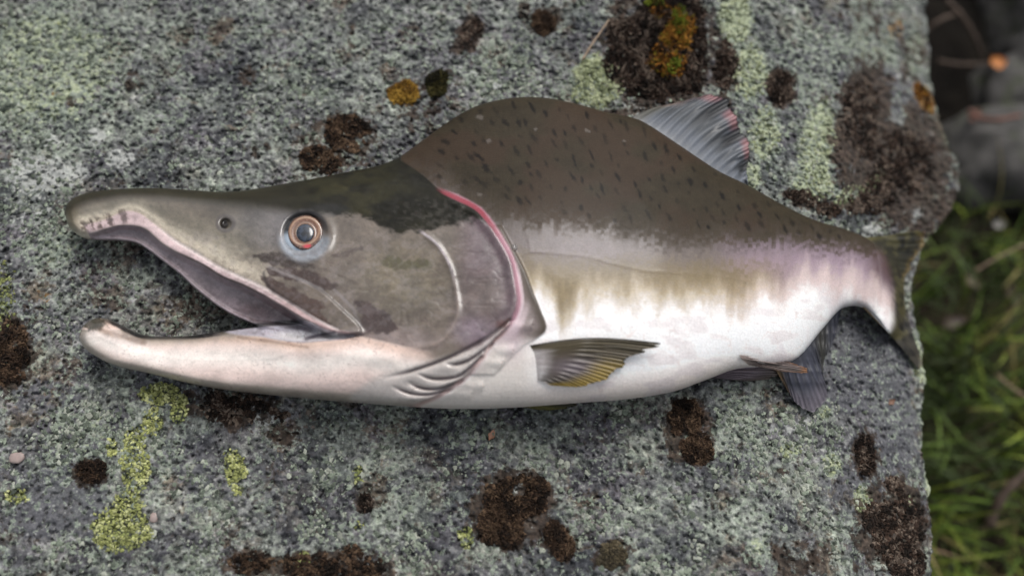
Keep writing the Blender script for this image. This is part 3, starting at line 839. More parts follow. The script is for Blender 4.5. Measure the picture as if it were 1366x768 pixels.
def build_body():
    g = 1.5
    gx = np.arange(82, 1198, g); gy = np.arange(124, 548, g)
    X, Y = np.meshgrid(gx, gy)
    sdc = bil(CSD, X, Y)
    near = np.abs(sdc) < 5
    sd = sdc.copy()
    sd[near] = sdpoly(X[near], Y[near], OUT)
    ins = sd > 0
    cell = ins[:-1, :-1] | ins[1:, :-1] | ins[:-1, 1:] | ins[1:, 1:]
    use = np.zeros(X.shape, bool)
    for a in (slice(0, -1), slice(1, None)):
        for b in (slice(0, -1), slice(1, None)):
            use[a, b] |= cell
    bd = use & ~ins
    _, _, bx, by = dline(X[bd], Y[bd], OUT, True)
    X[bd] = bx; Y[bd] = by; sd[bd] = 0
    # the interior vertices closest to the outline also snap to it
    ids = np.full(X.shape, -1); ids[use] = np.arange(use.sum())
    x = X[use]; y = Y[use]; s = sd[use]; onb = bd[use]
    k, a = body_relief(x, y, s)
    th = thick(x, y, s)
    mz = mid_z(x)
    zt = mz + th * k + a
    zt[onb] = mz[onb]
    zb = mz - th * np.where(k < 1, np.maximum(k, .3), 1) * 0.95
    base = at(x, y, mz)
    rz = rock_base(x, y) + 0.0006
    zb = np.where(onb, mz, np.maximum(zb, np.minimum(rz, mz - .0008)))
    top = at(x, y, zt)
    # lower side: straight below the midplane point, so the flank is a mirror image of the upper one
    botm = base.copy(); botm[:, 2] = zb
    nb = len(x)
    low_id = np.arange(nb) + nb
    low_id[onb] = np.arange(nb)[onb]
    V = np.concatenate([top, botm])
    q = np.stack([ids[:-1, :-1], ids[1:, :-1], ids[1:, 1:], ids[:-1, 1:]], -1)[cell]
    ql = low_id[q][:, ::-1]
    used = np.zeros(2 * nb, bool); used[q.ravel()] = True; used[ql.ravel()] = True
    remap = np.cumsum(used) - 1
    col, gl, hd = paint_fish(x, y, s)
    scal = S(-hd, 0, 14)
    cc = np.concatenate([col, col]); gg = np.concatenate([gl, gl]); ss = np.concatenate([scal, scal])
    return mesh_obj('body', V[used], [remap[q], remap[ql]], fish_material(), salmon,
                    attrs={'gloss': gg[used], 'scaly': ss[used]}, colors={'pigment': cc[used]})


build_body()

FIN = attr_mat('fin_skin', rough=.5, coat=.12, noise=.18, nscale=1300, bump=.15)


def fan(name, basec, tipc, zf, colf, nu=120, nv=36, rays=16, corr=.0007, thick_=.0009, bulge=0.0, parent=salmon, fork=True, fray=.07, soft_root=False):
    """a fin: rays fan from the base curve to the tip curve; ridged membrane with real thickness"""
    s = np.linspace(0, 1, nu); v = np.linspace(0, 1, nv)
    B = pick(basec, s); T = pick(tipc, s)
    Sg, Vg = np.meshgrid(s, v, indexing='ij')
    P = B[:, None] * (1 - Vg[..., None]) + T[:, None] * Vg[..., None]
    fr = 1 + fray * (vn(s * rays * 2.0, 0 * s, 7) - .6) + fray * .7 * (vn(s * rays * 6, 0 * s, 9) - .5)
    T = B + (T - B) * fr[:, None]
    P = B[:, None] * (1 - Vg[..., None]) + T[:, None] * Vg[..., None]
    d = T - B; nrm = np.stack([-d[:, 1], d[:, 0]], -1)
    P = P + nrm[:, None] * (bulge * np.sin(np.pi * Vg))[..., None]
    w_ = np.cos(2 * np.pi * rays * Sg) * (S(Vg, .35, .7) if soft_root else S(Vg, 0, .3))
    if fork: w_ = w_ * (1 - S(Vg, .5, .8)) + np.cos(4 * np.pi * rays * Sg) * S(Vg, .5, .8) * .7
    Z = zf(P[..., 0], P[..., 1], Sg, Vg) + corr * w_
    tk = thick_ * (1 - .75 * Vg) * (S(Vg, -.02, .2) if soft_root else 1) * np.clip(np.minimum(Sg, 1 - Sg) * 14 + .25, 0, 1)
    up = at(P[..., 0], P[..., 1], Z + tk / 2); dn = at(P[..., 0], P[..., 1], Z); dn[..., 2] -= tk / 2
    ids = np.arange(nu * nv).reshape(nu, nv)
    q = np.stack([ids[:-1, :-1], ids[1:, :-1], ids[1:, 1:], ids[:-1, 1:]], -1).reshape(-1, 4)
    off = nu * nv
    ring = np.concatenate([ids[:, 0], ids[-1, 1:], ids[-2::-1, -1], ids[0, -2:0:-1]])
    r2 = np.roll(ring, -1)
    side = np.stack([ring, r2, r2 + off, ring + off], -1)
    V = np.concatenate([up.reshape(-1, 3), dn.reshape(-1, 3)])
    c = colf(P[..., 0].ravel(), P[..., 1].ravel(), Sg.ravel(), Vg.ravel())
    c = c * .52 * (1 + .30 * (w_ * S(Vg, .1, .5)).ravel())[:, None]
    return mesh_obj(name, V, [q, q[:, ::-1] + off, side], FIN, parent, colors={'pigment': np.clip(np.concatenate([c, c]), .003, .9)})


def mixc(a, b, m):
    return np.asarray(a) * (1 - m[:, None]) + np.asarray(b) * m[:, None]


# dorsal fin, lying back on the rock
def dors_z(x, y, s, v):
    r = rock_base(x, y) + .0055
    b = mid_z(x) - .002
    return b + (r - b) * S(v, 0, .8) * .75 + .0042 * np.sin(s * 2 * np.pi * 4.2 + 1.0) * S(v, .3, .9) * S(s, .2, .4)


def dors_c(x, y, s, v):
    c = np.tile(lin(112, 118, 128), (len(x), 1))
    c = mixc(c, lin(84, 88, 92), .8 * S(np.abs(v - .55), .35, .1) * S(s, .95, .5))
    c = mixc(c, lin(96, 92, 78), .8 * S(s, .12, .02))
    wv = np.sin(s * 2 * np.pi * 4.2 + 1.0)
    c = mixc(c, lin(26, 28, 32), .9 * S(-wv, .1, .9) * S(v, .35, .7) * S(s, .2, .35))  # shade in the fold valleys painted into the colour
    c = mixc(c, lin(176, 120, 122), .85 * S(v, .78, .94) * S(s, .92, .8) * S(wv, -.9, .3))
    c = mixc(c, lin(182, 152, 138), .7 * S(s, .22, .05) * S(v, .5, .8))
    return c * (1 + .5 * (fbm(s * 40, v * 4, 301, 2) - .5))[:, None]


fan('dorsal_fin', spline([(842, 158), (861, 168), (901, 194), (935, 217), (962, 234), (998, 249)], 5),
    spline([(905, 137), (930, 129.5), (950, 127), (966, 131), (977, 145), (984, 160), (990, 176), (997, 186), (1000, 200), (999, 213), (996, 226), (998, 246)], 5), dors_z, dors_c, rays=15, bulge=-.06, nu=150)


# pectoral fin over the belly
def pec_z(x, y, s, v):
    return body_top(x, y) + .0010 - .0016 * S(v, .12, 0) + .0050 * v ** 1.7 * (1 - .6 * s) + .0012 * np.sin(s * 9 + 1) * v


def pec_c(x, y, s, v):
    c = np.tile(lin(86, 74, 56), (len(x), 1))
    c = mixc(c, lin(126, 114, 120), .9 * np.exp(-((x - 765) / 38) ** 2 - ((y - 490) / 14) ** 2))
    c = mixc(c, lin(100, 88, 58), .8 * S(s, .5, .15))
    c = mixc(c, lin(60, 52, 38), .9 * S(s, .10, .03))
    c = mixc(c, lin(168, 140, 40), .9 * S(v, .62, .9) * S(s, .3, .5))
    c = mixc(c, lin(196, 190, 186), .85 * S(x, 742, 712) * S(s, .2, .5))
    c = c * (1 + .5 * (fbm(s * 50, v * 3, 311, 2) - .5))[:, None]
    root = paint_fish(x, y, np.maximum(sdpoly(x, y, OUT), 0))[0] / .52
    root = root * .45 + lin(150, 134, 136) * .55
    return mixc(c, root, S(v + .25 * S(s, .3, 0) + .12 * (fbm(s * 30, v * 2, 313, 2) - .5), .30, .02) * S(s, .06, .2))


fan('pectoral_fin', spline([(699, 462), (706, 472), (712, 490), (716, 507)], 5),
    spline([(872, 455.5), (881, 457), (883, 459.5), (870, 464), (855, 470), (841, 476), (833, 482), (826, 492), (816, 500), (806, 507), (794, 511), (771, 516), (735, 514)], 5), pec_z, pec_c, rays=13, bulge=-.05, corr=.0006, soft_root=True)


# the other pectoral fin, peeping out under the belly
def pec2_z(x, y, s, v):
    return rock_base(x, y) + .012 - .004 * v


def pec2_c(x, y, s, v):
    c = np.tile(lin(120, 116, 44), (len(x), 1))
    c = mixc(c, lin(64, 62, 30), S(s, .5, .2))
    return mixc(c, lin(190, 180, 130), .6 * S(s, .85, .97))


fan('pectoral_fin', [(690, 530), (685, 536), (682, 541)], spline([(772, 530), (774, 535), (766, 541), (745, 546), (720, 546.5), (700, 543)], 4), pec2_z, pec2_c, rays=9, nu=60, nv=20)


# pelvic fins
def pelv_z(x, y, s, v):
    b = body_top(np.minimum(x, 1050), np.minimum(y, 486)) + .0015
    return np.maximum(b * (1 - v) + (mid_z(x) + .006) * v, rock_base(x, y) + .005)


def pelv_c(x, y, s, v):
    c = np.tile(lin(176, 158, 152), (len(x), 1))
    c = mixc(c, lin(88, 80, 76), .8 * S(np.abs(s - .42), .16, .05))
    c = mixc(c, lin(140, 128, 122), .6 * S(s, .6, .8))
    return mixc(c, lin(178, 124, 78), .8 * S(v, .85, .98))


fan('pelvic_fin', [(986, 473), (990, 479), (1000, 487)], spline([(1056, 483), (1076, 491), (1081, 495), (1068, 497), (1045, 495), (1028, 492)], 4), pelv_z, pelv_c, rays=7, nu=60, nv=30)


def pelv2_z(x, y, s, v):
    return rock_base(x, y) + .0095 - .003 * v


def pelv2_c(x, y, s, v):
    c = np.tile(lin(148, 134, 142), (len(x), 1))
    c = mixc(c, lin(104, 92, 70), .7 * S(v, .6, .95))
    return mixc(c, lin(92, 86, 80), .6 * S(s, .8, .97))


fan('pelvic_fin', [(950, 494), (944, 499), (940, 503)], spline([(1040, 486), (1046, 495), (1030, 504), (1004, 508), (980, 507)], 4), pelv2_z, pelv2_c, rays=7, nu=60, nv=24)


# anal fin, spread on the rock
def anal_z(x, y, s, v):
    return rock_base(x, y) + .0095 - .0045 * v


def anal_c(x, y, s, v):
    c = np.tile(lin(64, 66, 80), (len(x), 1))
    c = mixc(c, lin(60, 58, 44), .8 * np.exp(-((s - .35) / .12) ** 2))
    c = mixc(c, lin(126, 118, 128), .8 * S(v, .55, .95) * S(s, .45, .65) * S(s, 1, .85))
    c = mixc(c, lin(132, 106, 72), .9 * S(s, .90, .97))
    return c * (1 + .7 * (fbm(s * 46, v * 3, 321, 2) - .5))[:, None]


fan('anal_fin', spline([(1124, 408), (1095, 438), (1064, 472), (1042, 482), (1030, 484)], 5), spline([(1120, 422), (1112, 456), (1101, 476), (1098, 498), (1104, 520), (1100, 538), (1088, 549), (1075, 546), (1062, 538), (1048, 517)], 5), anal_z, anal_c, rays=13, nu=110)


# tail fin, hanging over the edge of the boulder
def tail_z(x, y, s, v):
    r = rock_base(np.minimum(x, edge(y) - 4), y) + .0075 - .002 * v + .002 * np.sin(s * 15) * v
    sd = sdpoly(x, y, OUT)
    b = body_top(x, y) + .0004
    t = S(-sd, 0, 16)
    return np.where(sd > 0, b, (mid_z(x) + .0004) * (1 - t) + r * t) - .0009 * S(v, .25, 0)


def tail_c(x, y, s, v):
    c = np.tile(lin(58, 56, 42), (len(x), 1))
    c = mixc(c, lin(66, 60, 54), .6 * S(s, .35, .6))
    c = mixc(c, lin(148, 122, 62), .6 * S(v, .84, .97) * S(s, .45, .3))
    c = c * (1 + 1.5 * (fbm(x / 9., y / 9., 331, 3) - .5))[:, None]
    c = mixc(c, lin(104, 98, 62), .7 * S(fbm(x / 14., y / 14., 335, 3), .52, .62))
    sd = sdpoly(x, y, OUT)
    root = paint_fish(x, y, np.maximum(sd, 0))[0] / .52
    c = mixc(c, root, S(sd + 3 * (fbm(x / 5., y / 9., 341, 2) - .5), -7, 5))
    c = mixc(c, lin(164, 132, 78), .9 * S(s, .93, .985) * S(v, .9, .6))
    c = mixc(c, lin(116, 110, 56), .5 * S(s, .12, .03))
    r = np.random.default_rng(3)
    for i in range(60):
        a, b = r.uniform(1180, 1232), r.uniform(300, 480)
        q = np.hypot((x - a) / 3.0, (y - b) / 4.6)
        c = mixc(c, lin(28, 27, 24), .8 * S(q, 1.2, .6) * S(sd, -6, -12))
    return c


fan('tail_fin', spline([(1150, 317), (1163, 336), (1170, 360), (1172, 385), (1170, 402), (1164, 412), (1150, 409)], 5),
    spline([(1204, 313), (1221, 307), (1235, 316), (1227, 334), (1216, 352), (1209, 370), (1207, 392), (1211, 420), (1218, 445), (1226, 468), (1231, 486), (1224, 489), (1214, 478), (1196, 455)], 5), tail_z, tail_c, rays=17, nu=140, soft_root=True, corr=.0003)


# ---- eye: a shallow dome with iris, pupil and a clear wet surface
def dome(name, px, py, r0, prof, mat, parent, sq=(1.0, 1.0), seg=40):
    """surface of revolution about the up axis; prof = [(radius in pixels, height in metres)]"""
    base = body_top(np.array([px]), np.array([py]))[0]
    rows = []
    for r, h in prof:
        t = np.linspace(0, 2 * np.pi, seg, endpoint=False)
        rows.append(at(px + r * sq[0] * np.cos(t), py + r * sq[1] * np.sin(t), base + r0 + h))
    V = np.concatenate(rows + [at(np.array([px]), np.array([py]), base + r0 + prof[-1][1])])
    F = []
    for i in range(len(prof) - 1):
        a = i * seg + np.arange(seg); b = i * seg + (np.arange(seg) + 1) % seg
        F.append(np.stack([b, a, a + seg, b + seg], -1))
    a = (len(prof) - 1) * seg
    tri = np.stack([a + (np.arange(seg) + 1) % seg, a + np.arange(seg), np.full(seg, len(V) - 1)], -1)
    return mesh_obj(name, V, F + [tri], mat, parent)


m = NT('eye_white'); m.p(Base_Color=m.attr('pigment', 'Color'), Roughness=.25, Coat_Weight=.6); EYEW = m.m
m = NT('iris_copper')
rad = m.attr('ring')
cc = m.ramp(rad, [(0.0, (.10, .05, .03)), (0.42, (.12, .06, .035)), (0.52, (.20, .13, .09)), (0.58, (.11, .05, .026)), (0.72, (.12, .048, .024)), (0.82, (.33, .21, .13)), (0.90, (.12, .055, .03)), (1.0, (.035, .02, .015))])
cc = m.mix(m.step(m.noise(700, 4), .48, .62, 0, .55), cc, (.22, .11, .07))
cc = m.mix(m.attr('blood'), cc, (.42, .015, .03))
m.p(Base_Color=cc, Roughness=.22, Coat_Weight=.9, Coat_Roughness=.05); IRIS = m.m
m = NT('pupil'); m.p(Base_Color=m.ramp(m.noise(420, 2), [(0.4, (.006, .008, .012)), (0.6, (.030, .040, .060))]), Roughness=.12, Coat_Weight=.7, Coat_Roughness=.03); PUPIL = m.m  # sky reflection on the cornea painted in as blue-grey


def ring_attr(o, px, py, r):
    c = at(px, py, body_top(np.array([px]), np.array([py]))[0])
    n = len(o.data.vertices); co = np.empty(n * 3, np.float32); o.data.vertices.foreach_get('co', co); co = co.reshape(-1, 3)
    # metres per pixel here
    mpp = np.linalg.norm(at(px + 1, py, c[2]) - c)
    d = np.hypot(co[:, 0] - c[0], co[:, 1] - c[1] - .0003) / mpp
    a = o.data.attributes.new('ring', 'FLOAT', 'POINT'); a.data.foreach_set('value', np.clip(d / r, 0, 1).astype(np.float32))
    bx = at(411, 330, c[2])
    b = S(np.hypot((co[:, 0] - bx[0]) * .8, (co[:, 1] - bx[1]) * 1.4) / mpp, 5.5, 3)
    a = o.data.attributes.new('blood', 'FLOAT', 'POINT'); a.data.foreach_set('value', b.astype(np.float32))


EX, EY = 407.5, 310.5
eye = dome('eye', 406.5, 314, -.0008, [(30.5, -.0016), (29.5, -.0006), (28.5, .0003), (27, .0009), (26, .0012), (24.8, .0015), (23.5, .0018)], EYEW, salmon, (1.0, .95))
n_ = len(eye.data.vertices); co = np.empty(n_ * 3, np.float32); eye.data.vertices.foreach_get('co', co); co = co.reshape(-1, 3)
mpp_ = 36 / LENS / IW * .5
ec = at(406.5, 314, float(body_top(np.array([406.5]), np.array([314.]))[0]))
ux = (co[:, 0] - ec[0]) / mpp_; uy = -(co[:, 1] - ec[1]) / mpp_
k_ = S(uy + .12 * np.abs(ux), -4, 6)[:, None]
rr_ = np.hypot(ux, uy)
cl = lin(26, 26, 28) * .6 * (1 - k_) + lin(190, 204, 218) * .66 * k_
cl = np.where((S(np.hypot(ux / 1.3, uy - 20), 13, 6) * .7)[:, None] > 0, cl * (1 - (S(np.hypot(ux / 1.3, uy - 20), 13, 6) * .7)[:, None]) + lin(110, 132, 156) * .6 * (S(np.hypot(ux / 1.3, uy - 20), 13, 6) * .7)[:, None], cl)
a_ = eye.data.attributes.new('pigment', 'FLOAT_COLOR', 'POINT'); a_.data.foreach_set('color', np.concatenate([cl, np.ones((n_, 1))], 1).astype(np.float32).ravel())
iris = dome('iris', EX, EY, 0, [(23.8, .0006), (23.2, .0015), (22.2, .0020), (21, .00212), (19, .0021), (17, .0020), (15, .0019), (13.5, .0020), (12.5, .0021), (11, .0018), (9, .0016)], IRIS, eye)
ring_attr(iris, EX, EY, 23.8)
dome('pupil', EX - .5, EY + .3, 0, [(12.2, .0017), (11.6, .0024), (10, .0027), (7.5, .0029), (4.5, .0030), (2, .00305)], PUPIL, eye)

# ------------------------------------------------------------------ moss cushions and lichen crusts: real tufts and flakes
def flakes(px, py, size, hgt, colors, lift=0.0, seg=6, tilt=.5, spiky=False, lobes=.0):
    """many small lumps standing on the rock; returns arrays for one mesh"""
    n = len(px)
    P = rock_pt(px, py, lift)
    r = np.random.default_rng(n)
    t = np.linspace(0, 2 * np.pi, seg, endpoint=False)[None] + r.uniform(0, 6.28, (n, 1))
    jit = r.uniform(.65 - lobes, 1.3 + lobes, (n, seg))
    ring0 = np.stack([np.cos(t) * jit * size[:, None], np.sin(t) * jit * size[:, None], np.full((n, seg), 0) - .35 * hgt[:, None]], -1)
    k = .25 if spiky else .74
    ring1 = ring0 * np.array([k, k, 1]); ring1[..., 2] = hgt[:, None] * (.75 if spiky else .8) * r.uniform(.7, 1.15, (n, seg))
    tip = np.zeros((n, 1, 3)); tip[..., 2] = hgt[:, None] * (1.25 if spiky else .95)
    tx = r.normal(0, tilt, (n, 2)) * (1.0 if spiky else .25)
    L = np.concatenate([ring0, ring1, tip], 1)
    L[..., 0] += L[..., 2] * tx[:, :1]; L[..., 1] += L[..., 2] * tx[:, 1:]
    V = (P[:, None] + L).reshape(-1, 3)
    m_ = 2 * seg + 1
    i = np.arange(seg); j = (i + 1) % seg
    q = np.stack([i, j, j + seg, i + seg], -1); tr = np.stack([i + seg, j + seg, np.full(seg, 2 * seg)], -1)
    off = (np.arange(n) * m_)[:, None, None]
    Fq = (q[None] + off).reshape(-1, 4); Ft = (tr[None] + off).reshape(-1, 3)
    C = np.repeat(colors, m_, 0)
    return V, [Fq, Ft], C


def scatter(fmask, box, n, thr=.5, seed=1):
    r = np.random.default_rng(seed)
    x = r.uniform(box[0], box[2], n); y = r.uniform(box[1], box[3], n)
    keep = fmask(x, y) > thr + .25 * (r.random(n) - .5)
    return x[keep], y[keep]


MOSS = attr_mat('moss_tufts', rough=.95, noise=.5, nscale=1500, spec=.2)
CRUST = attr_mat('crust_lichen', rough=.9, noise=.35, nscale=1600, bump=.4, spec=.2)


def cushion(label, cat, name, ells, n, pal, size=(.0007, .0016), hgt=(.0006, .0022), seed=1, spiky=True, holes=(), lift=.0006, ragged=1.0, group=None):
    """one moss cushion: a dense stand of short tufts in a ragged outline"""
    xs = [e[0] for e in ells]; ys = [e[1] for e in ells]; rm = max(max(e[2], e[3]) for e in ells) * 1.35
    box = (min(xs) - rm, min(ys) - rm, max(xs) + rm, max(ys) + rm)

    def f(x, y):
        b_ = blob(x, y, ells); v = b_ + np.minimum(1, b_ * 2.2) * ((ragged + .6) * 1.05 * (fbm(x / 17., y / 17., seed, 4) - .5) + (.35 + .35 * ragged * (not spiky)) * (fbm(x / 5., y / 5., seed + 9, 2) - .5))
        for hx, hy, hr in holes: v = v - 2 * S(np.hypot(x - hx, y - hy), hr * 1.2, hr * .7)
        return v
    x, y = scatter(f, box, int(n * 1.15), .5, seed)
    kp = x < edge(y) - 5
    x, y = x[kp], y[kp]
    r = np.random.default_rng(seed + 1)
    m_ = np.clip(f(x, y) - .4, 0, .6) / .6
    sz = r.uniform(*size, len(x)); h = r.uniform(*hgt, len(x)) * (.5 + .8 * m_)
    w1 = fbm(x / 10., y / 10., seed + 5, 2) + r.normal(0, .16, len(x))
    idx = np.clip(((w1 - .2) / .6 * len(pal)).astype(int), 0, len(pal) - 1)
    c = .62 * np.array(pal)[idx] * r.uniform(.65, 1.35, (len(x), 1))
    V, F, C = flakes(x, y, sz, h * (1 if spiky else .55), c, lift, 5 if spiky else 8, .6, spiky, 0 if spiky else .25)
    o = mesh_obj(name, V, F, MOSS if spiky else CRUST, smooth=not spiky, colors={'pigment': C})
    return tag(o, label, cat, group)


BR = [lin(34, 27, 22), lin(52, 40, 32), lin(66, 50, 38), lin(80, 62, 48), lin(104, 84, 66)]
BRD = [lin(34, 28, 24), lin(48, 38, 32), lin(64, 50, 42), lin(80, 64, 54), lin(120, 106, 94)]
OR = [lin(60, 42, 22), lin(112, 72, 26), lin(150, 98, 34), lin(128, 112, 34), lin(176, 124, 52)]
GM = 'moss cushions growing on the boulder'
cushion('round dark brown moss cushion with a pale speck below the belly', 'moss', 'moss_cushion', [(690, 665, 44, 34, 0, 1), (672, 698, 36, 34, 0, 1), (715, 660, 20, 26, 0, 1)], 9000, BR, seed=11, holes=[(692, 654, 10), (712, 702, 15)], ragged=.55, group=GM)
cushion('small brown moss tuft beside the pale-specked round cushion', 'moss', 'moss_cushion', [(746, 720, 17, 26, -20, 1)], 3200, BR, seed=12, group=GM)
cushion('oval brown moss patch below the pectoral fin tip', 'moss', 'moss_cushion', [(916, 560, 24, 30, 0, 1), (930, 596, 26, 22, 0, 1)], 5000, BR, seed=13, ragged=.9, holes=[(914, 580, 7)], group=GM)
cushion('big orange and brown moss cushion above the dorsal fin', 'moss', 'moss_cushion', [(850, 70, 46, 60, 0, 1), (870, 108, 50, 30, 10, 1), (925, 60, 22, 60, 0, .9), (890, 20, 50, 30, 0, .9)], 13000, BRD, seed=14, ragged=.9, group=GM, hgt=(.0008, .003))
o = cushion('bright rusty orange moss growing out of the brown cushion', 'moss', 'moss_cushion', [(905, 40, 22, 36, 10, 1), (890, 82, 26, 24, 0, .95), (880, 12, 12, 18, 0, .8)], 6500, OR, seed=15, ragged=.9, lift=.0016, hgt=(.001, .003), group=GM)
cushion('yellow-green moss sprigs among the rusty orange moss', 'moss', 'moss_cushion', [(907, 24, 10, 22, 0, 1), (900, 88, 7, 12, 20, .9), (874, 2, 16, 8, 0, .9)], 1800, [lin(60, 72, 16), lin(90, 104, 22), lin(120, 130, 40)], seed=16, lift=.0032, hgt=(.001, .0026), group=GM)
cushion('narrow black-brown moss strip between dorsal fin and rock top', 'moss', 'moss_cushion', [(968, 92, 15, 40, 5, 1)], 3200, BRD, seed=17, group=GM)
cushion('small round dark moss button right of the dorsal fin', 'moss', 'moss_cushion', [(1042, 116, 18, 24, 0, 1)], 3000, BRD, seed=18, ragged=.7, group=GM)
cushion('large black-brown moss sheet on the steep upper right facet', 'moss', 'moss_cushion', [(1150, 160, 26, 56, 0, .9), (1200, 215, 48, 46, 20, .9), (1165, 262, 44, 24, -30, .85)], 9000, BRD, seed=19, ragged=1.5, hgt=(.0006, .0018), group=GM)
cushion('patchy reddish brown moss left of the salmon hump', 'moss', 'moss_cushion', [(462, 180, 36, 26, 0, .85), (430, 212, 30, 20, 0, .8)], 4200, BR, seed=20, ragged=1.7, hgt=(.0005, .0015), group=GM)
cushion('dark moss and painted jaw shade just under the lower jaw', 'moss', 'moss_cushion', [(310, 545, 58, 22, 8, .9), (345, 552, 40, 14, 0, .85)], 6000, BRD, seed=21, ragged=1.5, hgt=(.0004, .0013), holes=[(352, 562, 14)], group=GM)  # part moss, part the jaw's shadow put in as dark tufts
cushion('brown moss clump on the bottom edge below the jaw', 'moss', 'moss_cushion', [(440, 754, 76, 20, 0, 1), (335, 750, 32, 15, -10, .95), (470, 735, 16, 12, 0, .9)], 6500, BR, seed=22, ragged=1.1, group=GM)
cushion('brown moss clump level with the lower jaw tip', 'moss', 'moss_cushion', [(14, 470, 26, 44, 0, .95)], 3600, BR, seed=23, ragged=1.3, group=GM)
cushion('ragged dark moss patch near the lower right boulder corner', 'moss', 'moss_cushion', [(1192, 700, 42, 48, 0, .95), (1195, 648, 16, 20, 0, .9), (1210, 745, 26, 30, 0, .9)], 7500, BRD, seed=24, ragged=1.5, hgt=(.0004, .0014), group=GM)
cushion('slim brown moss streak below the tail on the rock face', 'moss', 'moss_cushion', [(1155, 604, 14, 28, 0, .95)], 2400, BRD, seed=25, ragged=1.1, group=GM)
cushion('brown moss dot beside the yellow-green lichen', 'moss', 'moss_cushion', [(122, 628, 18, 18, 0, .95)], 2200, BR, seed=26, ragged=1.2, group=GM)
cushion('ochre yellow moss spot up-slope of the salmon neck', 'moss', 'moss_cushion', [(538, 124, 20, 17, 0, .95)], 2200, [lin(96, 68, 24), lin(140, 104, 36), lin(168, 132, 56)], seed=27, ragged=1.2, hgt=(.0004, .0013), group=GM)
cushion('olive black moss spot right of the ochre one', 'moss', 'moss_cushion', [(582, 112, 15, 20, 20, .95)], 1800, [lin(30, 28, 18), lin(52, 50, 24), lin(74, 68, 34)], seed=28, ragged=1.2, group=GM)
cushion('small brown moss button at the top of the rock', 'moss', 'moss_cushion', [(724, 30, 17, 17, 0, .95)], 1800, BR, seed=29, ragged=1.2, group=GM)
cushion('dark moss in the small hollow at the top of the rock', 'moss', 'moss_cushion', [(628, 45, 12, 24, 25, .95)], 1800, BRD, seed=30, ragged=1.1, hgt=(.0003, .001), group=GM)
cushion('tiny dark moss dot below the throat', 'moss', 'moss_cushion', [(488, 670, 9, 12, 0, 1)], 900, BRD, seed=31, ragged=.8, group=GM)
cushion('dull olive-brown moss smudge near the bottom', 'moss', 'moss_cushion', [(818, 742, 22, 20, 0, .9)], 1800, [lin(66, 60, 48), lin(86, 78, 60), lin(104, 94, 74)], seed=32, ragged=1.6, hgt=(.0003, .001), group=GM)
cushion('dark moss strip touching the salmon back before the tail', 'moss', 'moss_cushion', [(1070, 264, 24, 9, 14, .95), (1105, 279, 20, 10, 10, .95)], 2000, BRD, seed=33, ragged=1.0, group=GM)
cushion('rusty moss on the boulder rim, upper right', 'moss', 'moss_cushion', [(1232, 130, 9, 24, -30, 1)], 1300, OR, seed=34, ragged=.9, group=GM)

YC = [lin(140, 145, 92), lin(172, 177, 110), lin(190, 194, 128), lin(206, 209, 150)]
GL = 'yellow-green map lichens on the boulder'


def crust_part(label, ells, n, pal, seed, size=(.0005, .0011), hgt=(.0006, .0012), ragged=1.2, name='crust_lichen', lift=.0001):
    o = cushion(None, None, name, ells, int(n * 1.5), pal, size, hgt, seed, False, (), lift, ragged)
    o.parent = boulder
    if label: o['label'] = label
    o['kind'] = 'stuff'
    return o


crust_part('bright yellow-green lichen streak below the lower jaw tip', YELL[:8], 4200, YC, 41)
crust_part('small yellow-green lichen below the jaw', YELL[8:10], 700, YC, 42, ragged=1.6)
crust_part('yellow-green lichen specks low on the boulder', YELL[10:15], 1600, YC, 43, ragged=1.6)
crust_part('dull yellow lichen at the far left of the boulder', YELL[15:], 1500, [lin(120, 124, 76), lin(146, 148, 96)], 44, ragged=1.7)
PGC = [lin(120, 128, 96), lin(150, 158, 118), lin(168, 176, 138), lin(190, 196, 160)]
crust_part('pale green lichen fan by the hump and dorsal fin', PALEG[:1], 2600, PGC, 45)
crust_part('pale green lichen crusts on the right half of the boulder', PALEG[1:8] + PALEG[9:17], 14000, PGC, 46, ragged=1.6)
crust_part('pale lichen seam along the boulder rim', [PALEG[9], PALEG[16], PALEG[17], PALEG[10]], 1600, [lin(160, 164, 128), lin(186, 188, 156)], 47, ragged=1.4)
GGC = [lin(104, 112, 100), lin(132, 142, 126), lin(158, 168, 150), lin(176, 180, 166)]


def all_over(x, y):
    y_, p_, d_, o_, w_, s_ = masks(x, y)
    v = .22 + .45 * p_ + .30 * w_ - .5 * d_ - .5 * s_ + 1.9 * (fbm(x / 70., y / 70., 60, 4) - .5) + 1.3 * (fbm(x / 9., y / 9., 63, 2) - .5)
    return v


x, y = scatter(all_over, (-20, -15, 1225, 785), 60000, .5, 61)
kp = bil(CSD, np.clip(x, 81, 1197), np.clip(y, 123, 549)) < 30
kp &= x < edge(y) - 5
x, y = x[kp], y[kp]
r = np.random.default_rng(62)
V, F, C = flakes(x, y, r.uniform(.0005, .0017, len(x)) * (.6 + .8 * fbm(x / 25., y / 25., 64, 2)), r.uniform(.00015, .0005, len(x)), .62 * np.array(GGC)[r.integers(0, 4, len(x))] * r.uniform(.6, 1.25, (len(x), 1)), .0, 8, .3, False, .3)
o = mesh_obj('crust_lichen', V, F, CRUST, boulder, colors={'pigment': C})
o['label'] = 'grey-green lichen flakes sprinkled over the whole boulder'; o['kind'] = 'stuff'

